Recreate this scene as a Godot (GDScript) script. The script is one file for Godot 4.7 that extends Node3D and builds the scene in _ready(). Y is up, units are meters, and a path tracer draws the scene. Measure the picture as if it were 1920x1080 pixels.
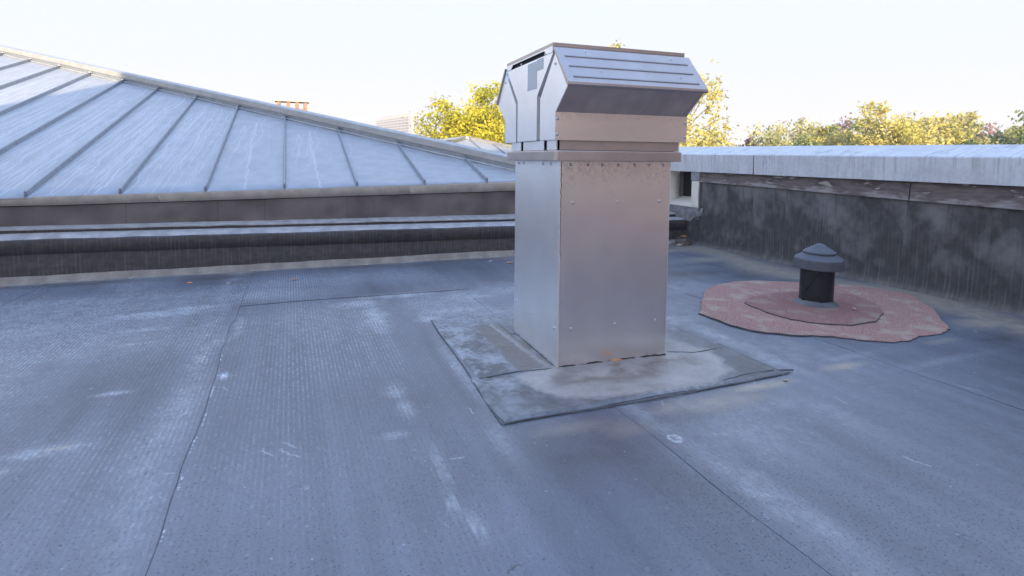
extends Node3D

# Building axes: u runs along the low wall at the far side, v away from the photographer, y up.
const TH := 0.372
var AX := Vector3(cos(TH), 0, -sin(TH))
var BX := Vector3(-sin(TH), 0, -cos(TH))
var rng := RandomNumberGenerator.new()
var M := {}
var used := {}
var lut := PackedByteArray()

# ---------------------------------------------------------------- helpers
func world(u: float, v: float, y := 0.0) -> Vector3:
	return AX * u + BX * v + Vector3(0, y, 0)

func numbered(called: String) -> String:
	if not used.has(called):
		used[called] = 0
		return called
	used[called] += 1
	return "%s_%03d" % [called, used[called]]

func thing(called: String, label: String, category: String, at: Vector3, turn := 0.0, group := "") -> Node3D:
	var o := Node3D.new()
	o.name = numbered(called)
	add_child(o)
	o.position = at
	o.rotation.y = turn
	tag(o, label, category, group)
	return o

func tag(o: Node3D, label: String, category: String, group := "") -> void:
	o.set_meta("label", label)
	o.set_meta("category", category)
	if group:
		o.set_meta("group", group)

func obj(called: String, mesh: Mesh, mat: Material, parent: Node, at := Vector3.ZERO) -> MeshInstance3D:
	var o := MeshInstance3D.new()
	o.name = called if parent != self else numbered(called)
	o.mesh = mesh
	o.material_override = mat
	o.position = at
	parent.add_child(o, true)
	return o

func struct(called: String, mesh: Mesh, mat: Material, at := Vector3.ZERO, turn := 0.0) -> MeshInstance3D:
	var o := obj(called, mesh, mat, self, at)
	o.rotation.y = turn
	o.set_meta("kind", "structure")
	return o

func begin(smooth := false) -> SurfaceTool:
	var st := SurfaceTool.new()
	st.begin(Mesh.PRIMITIVE_TRIANGLES)
	st.set_smooth_group(0 if smooth else -1)
	return st

func done(st: SurfaceTool) -> ArrayMesh:
	st.generate_normals()
	return st.commit()

# corners counter-clockwise seen from outside; Godot wants clockwise fronts
func tri(st: SurfaceTool, a: Vector3, b: Vector3, c: Vector3) -> void:
	st.add_vertex(a); st.add_vertex(c); st.add_vertex(b)

func quad(st: SurfaceTool, a: Vector3, b: Vector3, c: Vector3, d: Vector3) -> void:
	tri(st, a, b, c); tri(st, a, c, d)

func box(st: SurfaceTool, lo: Vector3, hi: Vector3) -> void:
	var p := PackedVector3Array([Vector3(lo.x, lo.y, lo.z), Vector3(hi.x, lo.y, lo.z), Vector3(hi.x, lo.y, hi.z), Vector3(lo.x, lo.y, hi.z)])
	prism(st, p, Vector3(0, hi.y - lo.y, 0))

# a flat polygon swept along an offset, with both ends closed
func prism(st: SurfaceTool, poly: PackedVector3Array, off: Vector3) -> void:
	var n := Vector3.ZERO
	var c := poly.size()
	for i in c:
		var a := poly[i]
		var b := poly[(i + 1) % c]
		n += Vector3((a.y - b.y) * (a.z + b.z), (a.z - b.z) * (a.x + b.x), (a.x - b.x) * (a.y + b.y))
	n = n.normalized()
	var p := poly.duplicate()
	if n.dot(off) < 0:
		p.reverse()
		n = -n
	for i in c:
		var a := p[i]
		var b := p[(i + 1) % c]
		quad(st, a, b, b + off, a + off)
	var ex := (p[1] - p[0]).normalized()
	var ey := n.cross(ex)
	var flat := PackedVector2Array()
	for q in p:
		flat.append(Vector2((q - p[0]).dot(ex), (q - p[0]).dot(ey)))
	var idx := Geometry2D.triangulate_polygon(flat)
	for k in range(0, idx.size(), 3):
		var i0 := idx[k]
		var i1 := idx[k + 1]
		var i2 := idx[k + 2]
		if (flat[i1] - flat[i0]).cross(flat[i2] - flat[i0]) < 0:
			var t := i1
			i1 = i2
			i2 = t
		tri(st, p[i0] + off, p[i1] + off, p[i2] + off)
		tri(st, p[i0], p[i2], p[i1])

func poly_mesh(pts: Array, off: Vector3) -> ArrayMesh:
	var st := begin()
	prism(st, PackedVector3Array(pts), off)
	return done(st)

func box_mesh(lo: Vector3, hi: Vector3) -> ArrayMesh:
	var st := begin()
	box(st, lo, hi)
	return done(st)

# round a vertical axis: pairs of radius and height, from the bottom outside upwards
func lathe(prof: Array, seg := 40, wob := 0.0) -> ArrayMesh:
	var st := begin(false)
	for i in prof.size() - 1:
		if not is_zero_approx(wob):
			st.set_smooth_group(0)
		for k in seg:
			var a0 := TAU * k / seg
			var a1 := TAU * (k + 1) / seg
			var w0 := 1.0 + wob * sin(a0 * 5.0 + 1.0) + wob * 0.7 * sin(a0 * 11.0)
			var w1 := 1.0 + wob * sin(a1 * 5.0 + 1.0) + wob * 0.7 * sin(a1 * 11.0)
			var r0: float = prof[i].x
			var r1: float = prof[i + 1].x
			var y0: float = prof[i].y
			var y1: float = prof[i + 1].y
			st.set_smooth_group(i + 1)
			var p00 := Vector3(cos(a0) * r0 * w0, y0, sin(a0) * r0 * w0)
			var p01 := Vector3(cos(a1) * r0 * w1, y0, sin(a1) * r0 * w1)
			var p10 := Vector3(cos(a0) * r1 * w0, y1, sin(a0) * r1 * w0)
			var p11 := Vector3(cos(a1) * r1 * w1, y1, sin(a1) * r1 * w1)
			if r0 > 1e-5:
				tri(st, p00, p11, p01)
			if r1 > 1e-5:
				tri(st, p00, p10, p11)
	return done(st)

func tube(st: SurfaceTool, path: PackedVector3Array, r0: float, r1: float, seg := 7) -> void:
	var rings := []
	for i in path.size():
		var d := (path[mini(i + 1, path.size() - 1)] - path[maxi(i - 1, 0)]).normalized()
		var ex := d.cross(Vector3(0.31, 0.2, 0.93)).normalized()
		var ey := d.cross(ex)
		var r := lerpf(r0, r1, float(i) / maxf(path.size() - 1, 1))
		var ring := PackedVector3Array()
		for k in seg:
			var a := TAU * k / seg
			ring.append(path[i] + (ex * cos(a) + ey * sin(a)) * r)
		rings.append(ring)
	for i in path.size() - 1:
		for k in seg:
			var k1 := (k + 1) % seg
			quad(st, rings[i][k], rings[i][k1], rings[i + 1][k1], rings[i + 1][k])
	for k in range(1, seg - 1):
		tri(st, rings[0][0], rings[0][k + 1], rings[0][k])
		var e: PackedVector3Array = rings[path.size() - 1]
		tri(st, e[0], e[k], e[k + 1])

# a grid of points with texture coordinates, facing along a x b; rows[j][i]
func sheet(rows: Array, uvs: Array, uv2 := false, smooth := true) -> ArrayMesh:
	var st := begin(smooth)
	for j in rows.size() - 1:
		var r0: PackedVector3Array = rows[j]
		var r1: PackedVector3Array = rows[j + 1]
		for i in r0.size() - 1:
			for q in [[j, i], [j + 1, i + 1], [j, i + 1], [j, i], [j + 1, i], [j + 1, i + 1]]:
				var t: Vector2 = uvs[q[0]][q[1]]
				if uv2:
					st.set_uv2(t)
					var w: Vector3 = rows[q[0]][q[1]]
					st.set_uv(Vector2(w.x, w.z) / 1.2)
				else:
					st.set_uv(t)
				st.add_vertex(rows[q[0]][q[1]])
	st.generate_normals()
	return st.commit()

# ---------------------------------------------------------------- pictures
func noise(freq: float, oct := 4, sd := 1, kind := FastNoiseLite.TYPE_SIMPLEX_SMOOTH) -> FastNoiseLite:
	var n := FastNoiseLite.new()
	n.seed = sd
	n.noise_type = kind
	n.frequency = freq
	n.fractal_octaves = oct
	return n

func grey(n: FastNoiseLite, w: int, h: int) -> PackedByteArray:
	var im := n.get_image(w, h, false, false, true)
	im.convert(Image.FORMAT_L8)
	return im.get_data()

func grey_tile(n: FastNoiseLite, w: int, h: int) -> PackedByteArray:
	var im := n.get_seamless_image(w, h, false, false, 0.25, true)
	im.convert(Image.FORMAT_L8)
	return im.get_data()

func tex(d: PackedByteArray, w: int, h: int, f := Image.FORMAT_RGB8) -> ImageTexture:
	return ImageTexture.create_from_image(Image.create_from_data(w, h, false, f, d))

func b8(x: float) -> int:
	return lut[clampi(int(x * 1023.0), 0, 1023)]

func lin(r: float, g: float, b: float) -> Color:
	return Color(r, g, b).linear_to_srgb()

func mat(name_: String, c: Color, rough := 0.8, metal := 0.0) -> StandardMaterial3D:
	var m := StandardMaterial3D.new()
	m.resource_name = name_
	m.albedo_color = c
	m.roughness = rough
	m.metallic = metal
	return m

func tri_tex(m: StandardMaterial3D, t: Texture2D, per_m: float) -> void:
	m.albedo_texture = t
	m.uv1_triplanar = true
	m.uv1_scale = Vector3.ONE * per_m

func bump(m: StandardMaterial3D, t: Texture2D, cm: float) -> void:
	m.heightmap_enabled = true
	m.heightmap_texture = t
	m.heightmap_scale = cm

# mottled tile: a colour varied by two noises
func mottle(c: Vector3, amount: float, fine: float, sd: int, size := 256, freq := 0.02) -> ImageTexture:
	var a := grey_tile(noise(freq, 5, sd), size, size)
	var r := RandomNumberGenerator.new()
	r.seed = sd
	var out := PackedByteArray()
	out.resize(size * size * 3)
	for i in size * size:
		var k := 1.0 + (a[i] / 255.0 - 0.5) * 2.0 * amount + (r.randf() - 0.5) * 2.0 * fine
		out[i * 3] = b8(c.x * k)
		out[i * 3 + 1] = b8(c.y * k)
		out[i * 3 + 2] = b8(c.z * k)
	return tex(out, size, size)

# soft spots collected in a small map
class Field:
	var w: int
	var h: int
	var d: PackedFloat32Array
	var x0: float
	var y0: float
	var sx: float
	var sy: float
	func _init(w_: int, h_: int, x0_: float, y0_: float, x1: float, y1: float) -> void:
		w = w_; h = h_; x0 = x0_; y0 = y0_
		sx = w / (x1 - x0_); sy = h / (y1 - y0_)
		d.resize(w * h)
	func spot(u: float, v: float, ru: float, rv: float, a: float, turn := 0.0, hard := 1.0) -> void:
		var reach := maxf(ru, rv) * 1.9
		var c := cos(turn)
		var s := sin(turn)
		for j in range(maxi(0, int((v - reach - y0) * sy)), mini(h, int((v + reach - y0) * sy) + 1)):
			for i in range(maxi(0, int((u - reach - x0) * sx)), mini(w, int((u + reach - x0) * sx) + 1)):
				var du := (i + 0.5) / sx + x0 - u
				var dv := (j + 0.5) / sy + y0 - v
				var p := (du * c + dv * s) / ru
				var q := (-du * s + dv * c) / rv
				var g := exp(-pow(p * p + q * q, hard))
				if g > 0.01:
					var k := j * w + i
					d[k] = maxf(d[k], a * g) if a > 0 else d[k] + a * g
	func line(u0: float, v0: float, u1: float, v1: float, r: float, a: float) -> void:
		var n := maxi(1, int(Vector2(u1 - u0, v1 - v0).length() / (r * 0.6)))
		for i in n + 1:
			spot(lerpf(u0, u1, float(i) / n), lerpf(v0, v1, float(i) / n), r, r, a)
	func at(u: float, v: float) -> float:
		var x := clampf((u - x0) * sx - 0.5, 0, w - 1.001)
		var y := clampf((v - y0) * sy - 0.5, 0, h - 1.001)
		var i := int(x)
		var j := int(y)
		var fx := x - i
		var fy := y - j
		var i1 := mini(i + 1, w - 1)
		var j1 := mini(j + 1, h - 1)
		return (d[j * w + i] * (1 - fx) + d[j * w + i1] * fx) * (1 - fy) + (d[j1 * w + i] * (1 - fx) + d[j1 * w + i1] * fx) * fy

# ---------------------------------------------------------------- the roof covering's pictures
func roof_picture() -> ImageTexture:
	var w := 1536
	var h := 1152
	var chalk := Field.new(384, 288, -4.5, 0.5, 7.5, 9.5)
	var sand := Field.new(384, 288, -4.5, 0.5, 7.5, 9.5)
	var dark := Field.new(384, 288, -4.5, 0.5, 7.5, 9.5)
	# whitish scuffs
	for s in [[-2.2, 7.2, 1.5, 0.7, 0.34], [-1.2, 6.0, 1.2, 0.8, 0.26], [0.3, 6.0, 0.9, 0.9, 0.24], [1.6, 6.3, 0.8, 0.6, 0.3], [0.6, 7.9, 1.4, 0.4, 0.25], [3.6, 5.4, 0.8, 0.9, 0.3], [4.0, 3.6, 0.5, 1.0, 0.22], [-2.8, 5.2, 0.8, 0.7, 0.28], [5.2, 6.6, 0.6, 0.3, 0.2]]:
		chalk.spot(s[0], s[1], s[2], s[3], s[4])
	for s in [[-1.35, 6.8, 0.55, 0.16, 0.75], [-1.0, 6.95, 0.35, 0.12, 0.7], [-1.35, 6.2, 0.32, 0.1, 0.55], [-1.3, 5.75, 0.2, 0.1, 0.5], [-0.62, 5.6, 0.1, 0.16, 0.45],
			[0.8, 5.95, 0.14, 0.5, 0.85], [0.7, 6.5, 0.3, 0.18, 0.75], [1.2, 6.75, 0.5, 0.12, 0.75], [1.95, 6.45, 0.4, 0.3, 0.7], [2.1, 5.6, 0.4, 0.35, 0.55], [1.7, 5.9, 0.5, 0.2, 0.6], [2.7, 6.6, 0.6, 0.35, 0.5],
			[1.3, 5.65, 0.14, 0.1, 0.8], [-1.32, 3.78, 0.2, 0.07, 0.6], [-1.6, 3.6, 0.2, 0.06, 0.5], [-1.17, 4.58, 0.1, 0.035, 0.7], [0.68, 3.65, 0.05, 0.12, 0.6], [0.66, 3.95, 0.06, 0.12, 0.55], [0.55, 3.3, 0.07, 0.04, 0.45],
			[0.69, 2.55, 0.025, 0.12, 0.6], [0.745, 2.33, 0.03, 0.1, 0.7], [0.72, 2.9, 0.03, 0.2, 0.5], [-0.49, 6.0, 0.05, 0.4, 0.55], [-0.7, 4.2, 0.1, 0.7, 0.4], [-0.72, 5.2, 0.08, 0.5, 0.45],
			[3.5, 4.8, 0.55, 0.22, 0.6], [3.75, 4.2, 0.16, 0.55, 0.6], [3.7, 3.5, 0.12, 0.4, 0.5], [3.3, 2.6, 0.15, 0.5, 0.28], [2.6, 2.6, 0.4, 0.35, 0.3], [2.9, 2.85, 0.5, 0.12, 0.35], [2.2, 1.9, 0.09, 0.6, 0.4], [2.15, 2.3, 0.1, 0.4, 0.35],
			[1.12, 3.0, 0.06, 0.28, 0.4], [1.2, 4.2, 0.05, 0.7, 0.5], [-2.6, 6.6, 1.2, 0.5, 0.35], [-2.2, 7.6, 1.4, 0.3, 0.4], [-2.3, 5.6, 1.2, 0.4, 0.3], [-0.3, 7.3, 0.8, 0.35, 0.35], [4.5, 6.0, 0.8, 0.4, 0.3], [4.3, 3.35, 0.5, 0.06, 0.35], [5.0, 3.0, 0.7, 0.05, 0.3]]:
		chalk.spot(s[0], s[1], s[2], s[3], s[4])
	for k in 26:   # trodden, dusty bands along the laps
		var v := 1.3 + k * 0.3
		chalk.spot(-0.74 + 0.03 * sin(v * 3.0), v, 0.11, 0.3, 0.27 + 0.08 * sin(v * 2.3))
		chalk.spot(2.12 + 0.02 * sin(v * 2.0), v * 0.62, 0.08, 0.2, 0.34 + 0.14 * sin(v * 4.1))
		chalk.spot(-1.9 + 0.1 * sin(v), v, 0.3, 0.3, 0.2 + 0.1 * sin(v * 1.7))
		dark.spot(1.83, v * 0.6, 0.07, 0.25, 0.35)
		dark.spot(-0.99, v, 0.06, 0.25, 0.25)
	# sandy silt: along the parapet, in front of the patch, below the felt ring
	for k in 40:
		var v := 9.4 - k * 0.2
		sand.spot(6.98 + 0.18 * sin(v * 1.7), v, 0.42 + 0.1 * sin(v * 3.1), 0.3, 0.85)
	for s in [[6.7, 3.6, 0.4, 0.2, 0.9], [6.95, 4.6, 0.4, 0.3, 0.8], [6.6, 7.6, 0.6, 0.25, 0.7], [6.3, 8.6, 1.0, 0.22, 0.8], [4.15, 3.2, 0.24, 0.06, 0.9], [2.75, 3.0, 0.4, 0.12, 0.65], [3.2, 3.12, 0.3, 0.06, 0.95], [2.4, 3.05, 0.25, 0.1, 0.5], [1.6, 3.02, 0.3, 0.08, 0.45], [1.9, 2.9, 0.2, 0.12, 0.4],
			[5.6, 3.35, 0.25, 0.06, 0.5], [-1.25, 3.8, 0.07, 0.03, 0.8], [-3.0, 8.95, 2.0, 0.08, 0.8], [0, 8.98, 2.5, 0.08, 0.8], [3, 9.05, 1.5, 0.1, 0.8]]:
		sand.spot(s[0], s[1], s[2], s[3], s[4])
	# damp dirt: along the far wall, and the smooth torched bands
	for s in [[-2.6, 8.72, 1.2, 0.16, 0.75], [-0.9, 8.62, 0.6, 0.2, 0.75], [-0.85, 8.2, 0.35, 0.12, 0.6], [1.0, 8.75, 0.8, 0.12, 0.6], [1.6, 8.6, 0.5, 0.16, 0.5], [2.9, 8.75, 0.5, 0.12, 0.5], [5.4, 6.7, 0.75, 0.28, 0.85], [6.1, 6.3, 0.4, 0.12, 0.7], [5.6, 7.3, 0.6, 0.2, 0.5], [1.5, 2.75, 0.55, 0.3, 0.5], [2.6, 2.9, 0.6, 0.1, 0.45], [3.0, 3.0, 0.4, 0.12, 0.35],
			[6.3, 3.2, 0.45, 0.14, 0.7], [5.3, 3.15, 0.8, 0.15, 0.35], [2.4, 1.6, 0.12, 0.5, 0.35], [4.2, 1.6, 2.0, 0.9, 0.42], [6.0, 2.3, 1.7, 1.0, 0.55], [2.6, 1.4, 1.0, 0.6, 0.3]]:
		dark.spot(s[0], s[1], s[2], s[3], s[4])
	var n1 := grey(noise(0.012, 5, 11), 384, 288)
	var n2 := grey(noise(0.03, 5, 12), w, 72)
	var n3 := grey(noise(0.09, 4, 13), 768, 576)
	var n4 := grey(noise(0.35, 2, 14), w, 384)
	var r := RandomNumberGenerator.new()
	r.seed = 5
	var rowm := PackedFloat32Array()
	for x in w:
		var u := -4.5 + 12.0 * x / w
		var f := fposmod(u / 0.031, 1.0)
		rowm.append(clampf(1.0 - absf(f - 0.5) * 4.5, 0.0, 1.0))
	var side_ := PackedFloat32Array()
	for x in w:
		var u := -4.5 + 12.0 * x / w
		side_.append((1.25 if u < 2.0 else 0.35) * (0.2 if u > 0.85 and u < 1.22 else 1.0))
	var rnd := PackedFloat32Array()
	for k in 4096:
		rnd.append(r.randf() - 0.5)
	var out := PackedByteArray()
	out.resize(w * h * 3)
	var o := 0
	for y in h:
		var v := 0.5 + 9.0 * y / h
		var yq := (y >> 2) * 384
		var yh := (y >> 1) * 768
		var ys := (y >> 4) * w
		var y3 := int(y / 3.0) * w
		var far_ := clampf((v - 2.4) / 2.6, 0.12, 1.1)
		for x in w:
			var q := yq + (x >> 2)
			var big := n1[q] / 255.0 - 0.5
			var str_ := n2[ys + x] / 255.0 - 0.5
			var med := n3[yh + (x >> 1)] / 255.0
			var fine := n4[y3 + x] / 255.0
			var base := (0.124 + big * 0.075 + str_ * 0.06) * (1.0 + (rowm[x] - 0.35) * 0.22 * far_) + rnd[(x * 31 + y * 57 + (x * y) % 91) & 4095] * 0.03
			var c := chalk.d[q]
			var row := rowm[x]
			c = clampf(c * 1.05 * (med * 0.8 + fine * 0.9 - 0.25) + row * far_ * clampf((fine - 0.36) * 2.1, 0.0, 0.8) * (0.14 + clampf(big * 1.8 + 0.3, 0.0, 0.7) + c) * side_[x] + clampf((fine * med - 0.5) * 1.2, 0.0, 0.3), 0.0, 0.92)
			var s := clampf(sand.d[q] * (0.55 + med * 0.8) - 0.1, 0.0, 0.92)
			var dk := clampf(dark.d[q] * (0.35 + med) - 0.08, 0.0, 0.9)
			var cr := base
			var cg := base * 1.09
			var cb := base * 1.32
			cr += (0.50 - cr) * c
			cg += (0.53 - cg) * c
			cb += (0.55 - cb) * c
			cr += (0.042 - cr) * dk
			cg += (0.038 - cg) * dk
			cb += (0.037 - cb) * dk
			cr += (0.43 - cr) * s
			cg += (0.355 - cg) * s
			cb += (0.26 - cb) * s
			out[o] = lut[clampi(int(cr * 1023.0), 0, 1023)]
			out[o + 1] = lut[clampi(int(cg * 1023.0), 0, 1023)]
			out[o + 2] = lut[clampi(int(cb * 1023.0), 0, 1023)]
			o += 3
	var im := Image.create_from_data(w, h, false, Image.FORMAT_RGB8, out)
	# bird lime: a pale oval ring and a pale flake; small pale and dark crumbs
	var put := func(u: float, v: float, c: Color) -> void:
		var px := int((u + 4.5) / 12.0 * w)
		var py := int((v - 0.5) / 9.0 * h)
		if px >= 0 and py >= 0 and px < w and py < h:
			im.set_pixel(px, py, c)
	for k in 260:
		var a := TAU * k / 260.0
		for t in 2:
			if sin(a * 3.0 + 1.0) > -0.75: put.call(2.105 + cos(a) * (0.036 - 0.006 * t), 2.69 + sin(a) * (0.05 - 0.008 * t), lin(0.46, 0.48, 0.5))
	for k in 60:
		put.call(2.105 + r.randf_range(-0.03, 0.03), 2.69 + r.randf_range(-0.05, 0.05), lin(0.36, 0.38, 0.4))
	for k in 120:
		put.call(-0.5 + r.randfn() * 0.018, 4.66 + r.randfn() * 0.035, lin(0.6, 0.62, 0.64))
	for k in 900:
		put.call(r.randf_range(-4.5, 7.5), r.randf_range(1.0, 9.3), lin(0.5, 0.5, 0.5) if r.randf() < 0.5 else lin(0.03, 0.03, 0.03))
	for k in 260:
		var v := r.randf_range(1.5, 5.2)
		if undul.get_noise_1d(v * 60.0) > -0.05:
			put.call(seam_u(v) + 0.012, v, lin(0.62, 0.64, 0.66))
	# scratches
	for k in 90:
		var u := r.randf_range(-3.5, 6.5)
		var v := r.randf_range(1.4, 8.5)
		var a := r.randf_range(-0.6, 0.6) + (PI / 2 if r.randf() < 0.6 else 0.0)
		var len_ := r.randf_range(0.05, 0.3)
		var c := lin(0.36, 0.37, 0.39) if r.randf() < 0.85 else lin(0.07, 0.07, 0.07)
		for t in int(len_ / 0.006 * 0.6):
			put.call(u + cos(a) * t * 0.006, v + sin(a) * t * 0.006, c)
			a += r.randfn() * 0.05
	return ImageTexture.create_from_image(im)

func roof_relief() -> ImageTexture:
	var s := 1024
	var d := grey_tile(noise(0.12, 4, 21), s, s)
	var lo := grey_tile(noise(0.01, 3, 22), s, s)
	var f := PackedFloat32Array()
	f.resize(s * s)
	for i in s * s:
		f[i] = 0.25 + (d[i] / 255.0 - 0.5) * 0.16 + (lo[i] / 255.0 - 0.5) * 0.25
	var r := RandomNumberGenerator.new()
	r.seed = 8
	for gy in 50:
		for gx in 50:
			if r.randf() < 0.22:
				continue
			var cx := (gx + 0.5 + r.randf_range(-0.3, 0.3)) * s / 50.0
			var cy := (gy + 0.5 + r.randf_range(-0.4, 0.4) + 0.5 * (gx & 1)) * s / 50.0
			var rad := r.randf_range(1.7, 3.6)
			var hh := r.randf_range(0.1, 0.62)
			for j in range(-7, 8):
				for i in range(-7, 8):
					var g := exp(-(i * i + j * j) / (rad * rad))
					if g > 0.02:
						var k := posmod(int(cy) + j, s) * s + posmod(int(cx) + i, s)
						f[k] += hh * g
	var out := PackedByteArray()
	out.resize(s * s)
	for i in s * s:
		out[i] = clampi(int(f[i] * 230.0), 0, 255)
	return tex(out, s, s, Image.FORMAT_L8)

# the patch round the vent: u 1.0..3.8, v 3.0..5.8
func patch_picture() -> ImageTexture:
	var w := 768
	var n1 := grey(noise(0.01, 5, 31), w, w)
	var n2 := grey(noise(0.05, 4, 32), w, w)
	var n3 := grey(noise(0.25, 3, 33), w, w)
	var silt := PackedVector2Array([Vector2(1.56, 3.86), Vector2(1.6, 3.62), Vector2(1.72, 3.42), Vector2(1.95, 3.32), Vector2(2.45, 3.25), Vector2(2.9, 3.27), Vector2(3.16, 3.38), Vector2(3.3, 3.6), Vector2(3.36, 3.85), Vector2(3.3, 4.1), Vector2(3.2, 4.3), Vector2(3.0, 4.2), Vector2(2.9, 3.98), Vector2(1.93, 3.98)])
	var left := PackedVector2Array([Vector2(1.64, 3.9), Vector2(1.92, 3.9), Vector2(1.92, 5.1), Vector2(1.83, 5.26), Vector2(1.66, 5.24)])
	var out := PackedByteArray()
	out.resize(w * w * 3)
	var o := 0
	for y in w:
		var v := 3.0 + 2.8 * y / w
		for x in w:
			var u := 1.0 + 2.8 * x / w
			var a := n1[y * w + x] / 255.0
			var b := n2[y * w + x] / 255.0
			var c := n3[y * w + x] / 255.0
			var base := 0.135 + (a - 0.5) * 0.12 + (b - 0.5) * 0.05 + (c - 0.5) * 0.04
			var col := Vector3(base, base * 1.02, base * 1.07)
			var p := Vector2(u + (a - 0.5) * 0.12 + (b - 0.5) * 0.03, v + (0.5 - a) * 0.10 + (b - 0.5) * 0.03)
			# chalky bloom on the left and behind
			var bl := clampf((a * 0.8 + b * 0.5 - 0.45) * 2.0, 0.0, 1.0) * clampf((1.9 - u) * 2.0, 0.25, 1.0) * clampf((v - 3.3) * 1.6, 0.3, 1.0)
			bl = maxf(bl, clampf((v - 5.0) * 2.0, 0.0, 0.8) * clampf(b + c - 0.5, 0.0, 1.0))
			col = col.lerp(Vector3(0.42, 0.45, 0.49), bl * 0.85)
			var ins := 0.0
			for jt in [Vector2(0.035, 0.01), Vector2(-0.035, -0.01), Vector2(0.01, -0.035), Vector2(-0.01, 0.035), Vector2(0.018, 0.018), Vector2(-0.018, 0.018), Vector2(0.018, -0.018), Vector2(-0.018, -0.018)]:
				if Geometry2D.is_point_in_polygon(p + jt, silt): ins += 0.125
			if ins > 0.0:
				var k := (0.75 + 0.2 * b) * ins
				col = col.lerp(Vector3(0.42, 0.385, 0.35) * (0.75 + 0.5 * c) * (0.8 + 0.4 * a), k)
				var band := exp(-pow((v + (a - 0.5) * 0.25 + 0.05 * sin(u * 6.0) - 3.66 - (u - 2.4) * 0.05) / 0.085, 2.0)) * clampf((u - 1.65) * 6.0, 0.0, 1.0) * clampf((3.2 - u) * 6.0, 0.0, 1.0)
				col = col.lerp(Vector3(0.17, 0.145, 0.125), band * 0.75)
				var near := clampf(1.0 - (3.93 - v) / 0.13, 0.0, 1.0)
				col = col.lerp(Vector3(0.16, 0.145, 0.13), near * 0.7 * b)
				col = col.lerp(Vector3(0.36, 0.33, 0.26), clampf((b - 0.62) * 4.0, 0.0, 0.7) * clampf((u - 2.2) * 2.0, 0.0, 1.0))
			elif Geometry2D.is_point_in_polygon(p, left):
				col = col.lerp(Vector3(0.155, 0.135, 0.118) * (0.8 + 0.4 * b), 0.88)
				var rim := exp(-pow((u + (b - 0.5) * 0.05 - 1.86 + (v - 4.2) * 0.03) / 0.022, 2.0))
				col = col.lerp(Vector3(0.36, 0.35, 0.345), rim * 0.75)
			else:
				# greenish brown slime toward the right corner
				var sl := clampf((u - 2.95) * 2.5, 0.0, 1.0) * clampf(1.3 - absf(v - 3.6) * 1.5, 0.0, 1.0)
				col = col.lerp(Vector3(0.10, 0.098, 0.085), sl * (0.3 + 0.6 * b))
			out[o] = b8(col.x)
			out[o + 1] = b8(col.y)
			out[o + 2] = b8(col.z)
			o += 3
	return tex(out, w, w)

# tarred upstands: long side 7 m, ribs running upwards; kind 0 the parapet, 1 the far wall
func felt_wall_picture(kind: int) -> ImageTexture:
	var w := 1536
	var h := 224
	var n1 := grey(noise(0.007, 5, 41 + kind), w, h)
	var n2 := grey(noise(0.03, 4, 43 + kind), w, h)
	var n3 := grey(noise(0.2, 3, 45 + kind), w, h)
	var nr := grey(noise(0.05, 3, 47 + kind), w, 28)
	var out := PackedByteArray()
	out.resize(w * h * 3)
	var o := 0
	for y in h:
		var t := float(y) / h   # 0 at the foot
		for x in w:
			var a := n1[y * w + x] / 255.0
			var b := n2[y * w + x] / 255.0
			var c := n3[y * w + x] / 255.0
			var rr := nr[(y >> 3) * w + x] / 255.0
			var rib := clampf(1.0 - absf(fposmod(x / 11.0, 1.0) - 0.5) * 4.0, 0.0, 1.0)
			var base := (0.06 if kind == 0 else 0.068) + (b - 0.5) * 0.035 + (c - 0.5) * 0.02
			var col := Vector3(base * 1.04, base * 0.98, base * 0.96) if kind == 0 else Vector3(base * 1.15, base * 0.95, base * 0.86)
			if kind == 0:
				var cloud := clampf((a * 1.15 + b * 0.3 + t * 0.72 - 0.98) * 1.5, 0.0, 1.0)
				col = col.lerp(Vector3(0.20, 0.19, 0.19), cloud * 0.85)
				col = col.lerp(Vector3(0.25, 0.235, 0.23), rib * clampf((rr - 0.36) * 1.8, 0.0, 0.5) * clampf(1.15 - t * 1.2, 0.15, 1.0) * (0.4 + 0.6 * c))
				col = col.lerp(Vector3(0.20, 0.18, 0.16), clampf(0.07 - t, 0.0, 0.07) * 10.0 * (0.3 + b))
				col = col.lerp(Vector3(0.06, 0.045, 0.04), clampf((rr - 0.66) * 4.0, 0.0, 0.6) * clampf(t * 1.4 - 0.4, 0.0, 1.0))
			else:
				var cloud := clampf((a + b * 0.5 - 0.85) * 2.0, 0.0, 1.0)
				col = col.lerp(Vector3(0.12, 0.095, 0.08), cloud * 0.7)
				col = col.lerp(Vector3(0.21, 0.185, 0.165), rib * clampf((rr - 0.40) * 2.2, 0.0, 0.7) * (0.35 + 0.65 * c))
			out[o] = b8(col.x)
			out[o + 1] = b8(col.y)
			out[o + 2] = b8(col.z)
			o += 3
	return tex(out, w, h)

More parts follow.
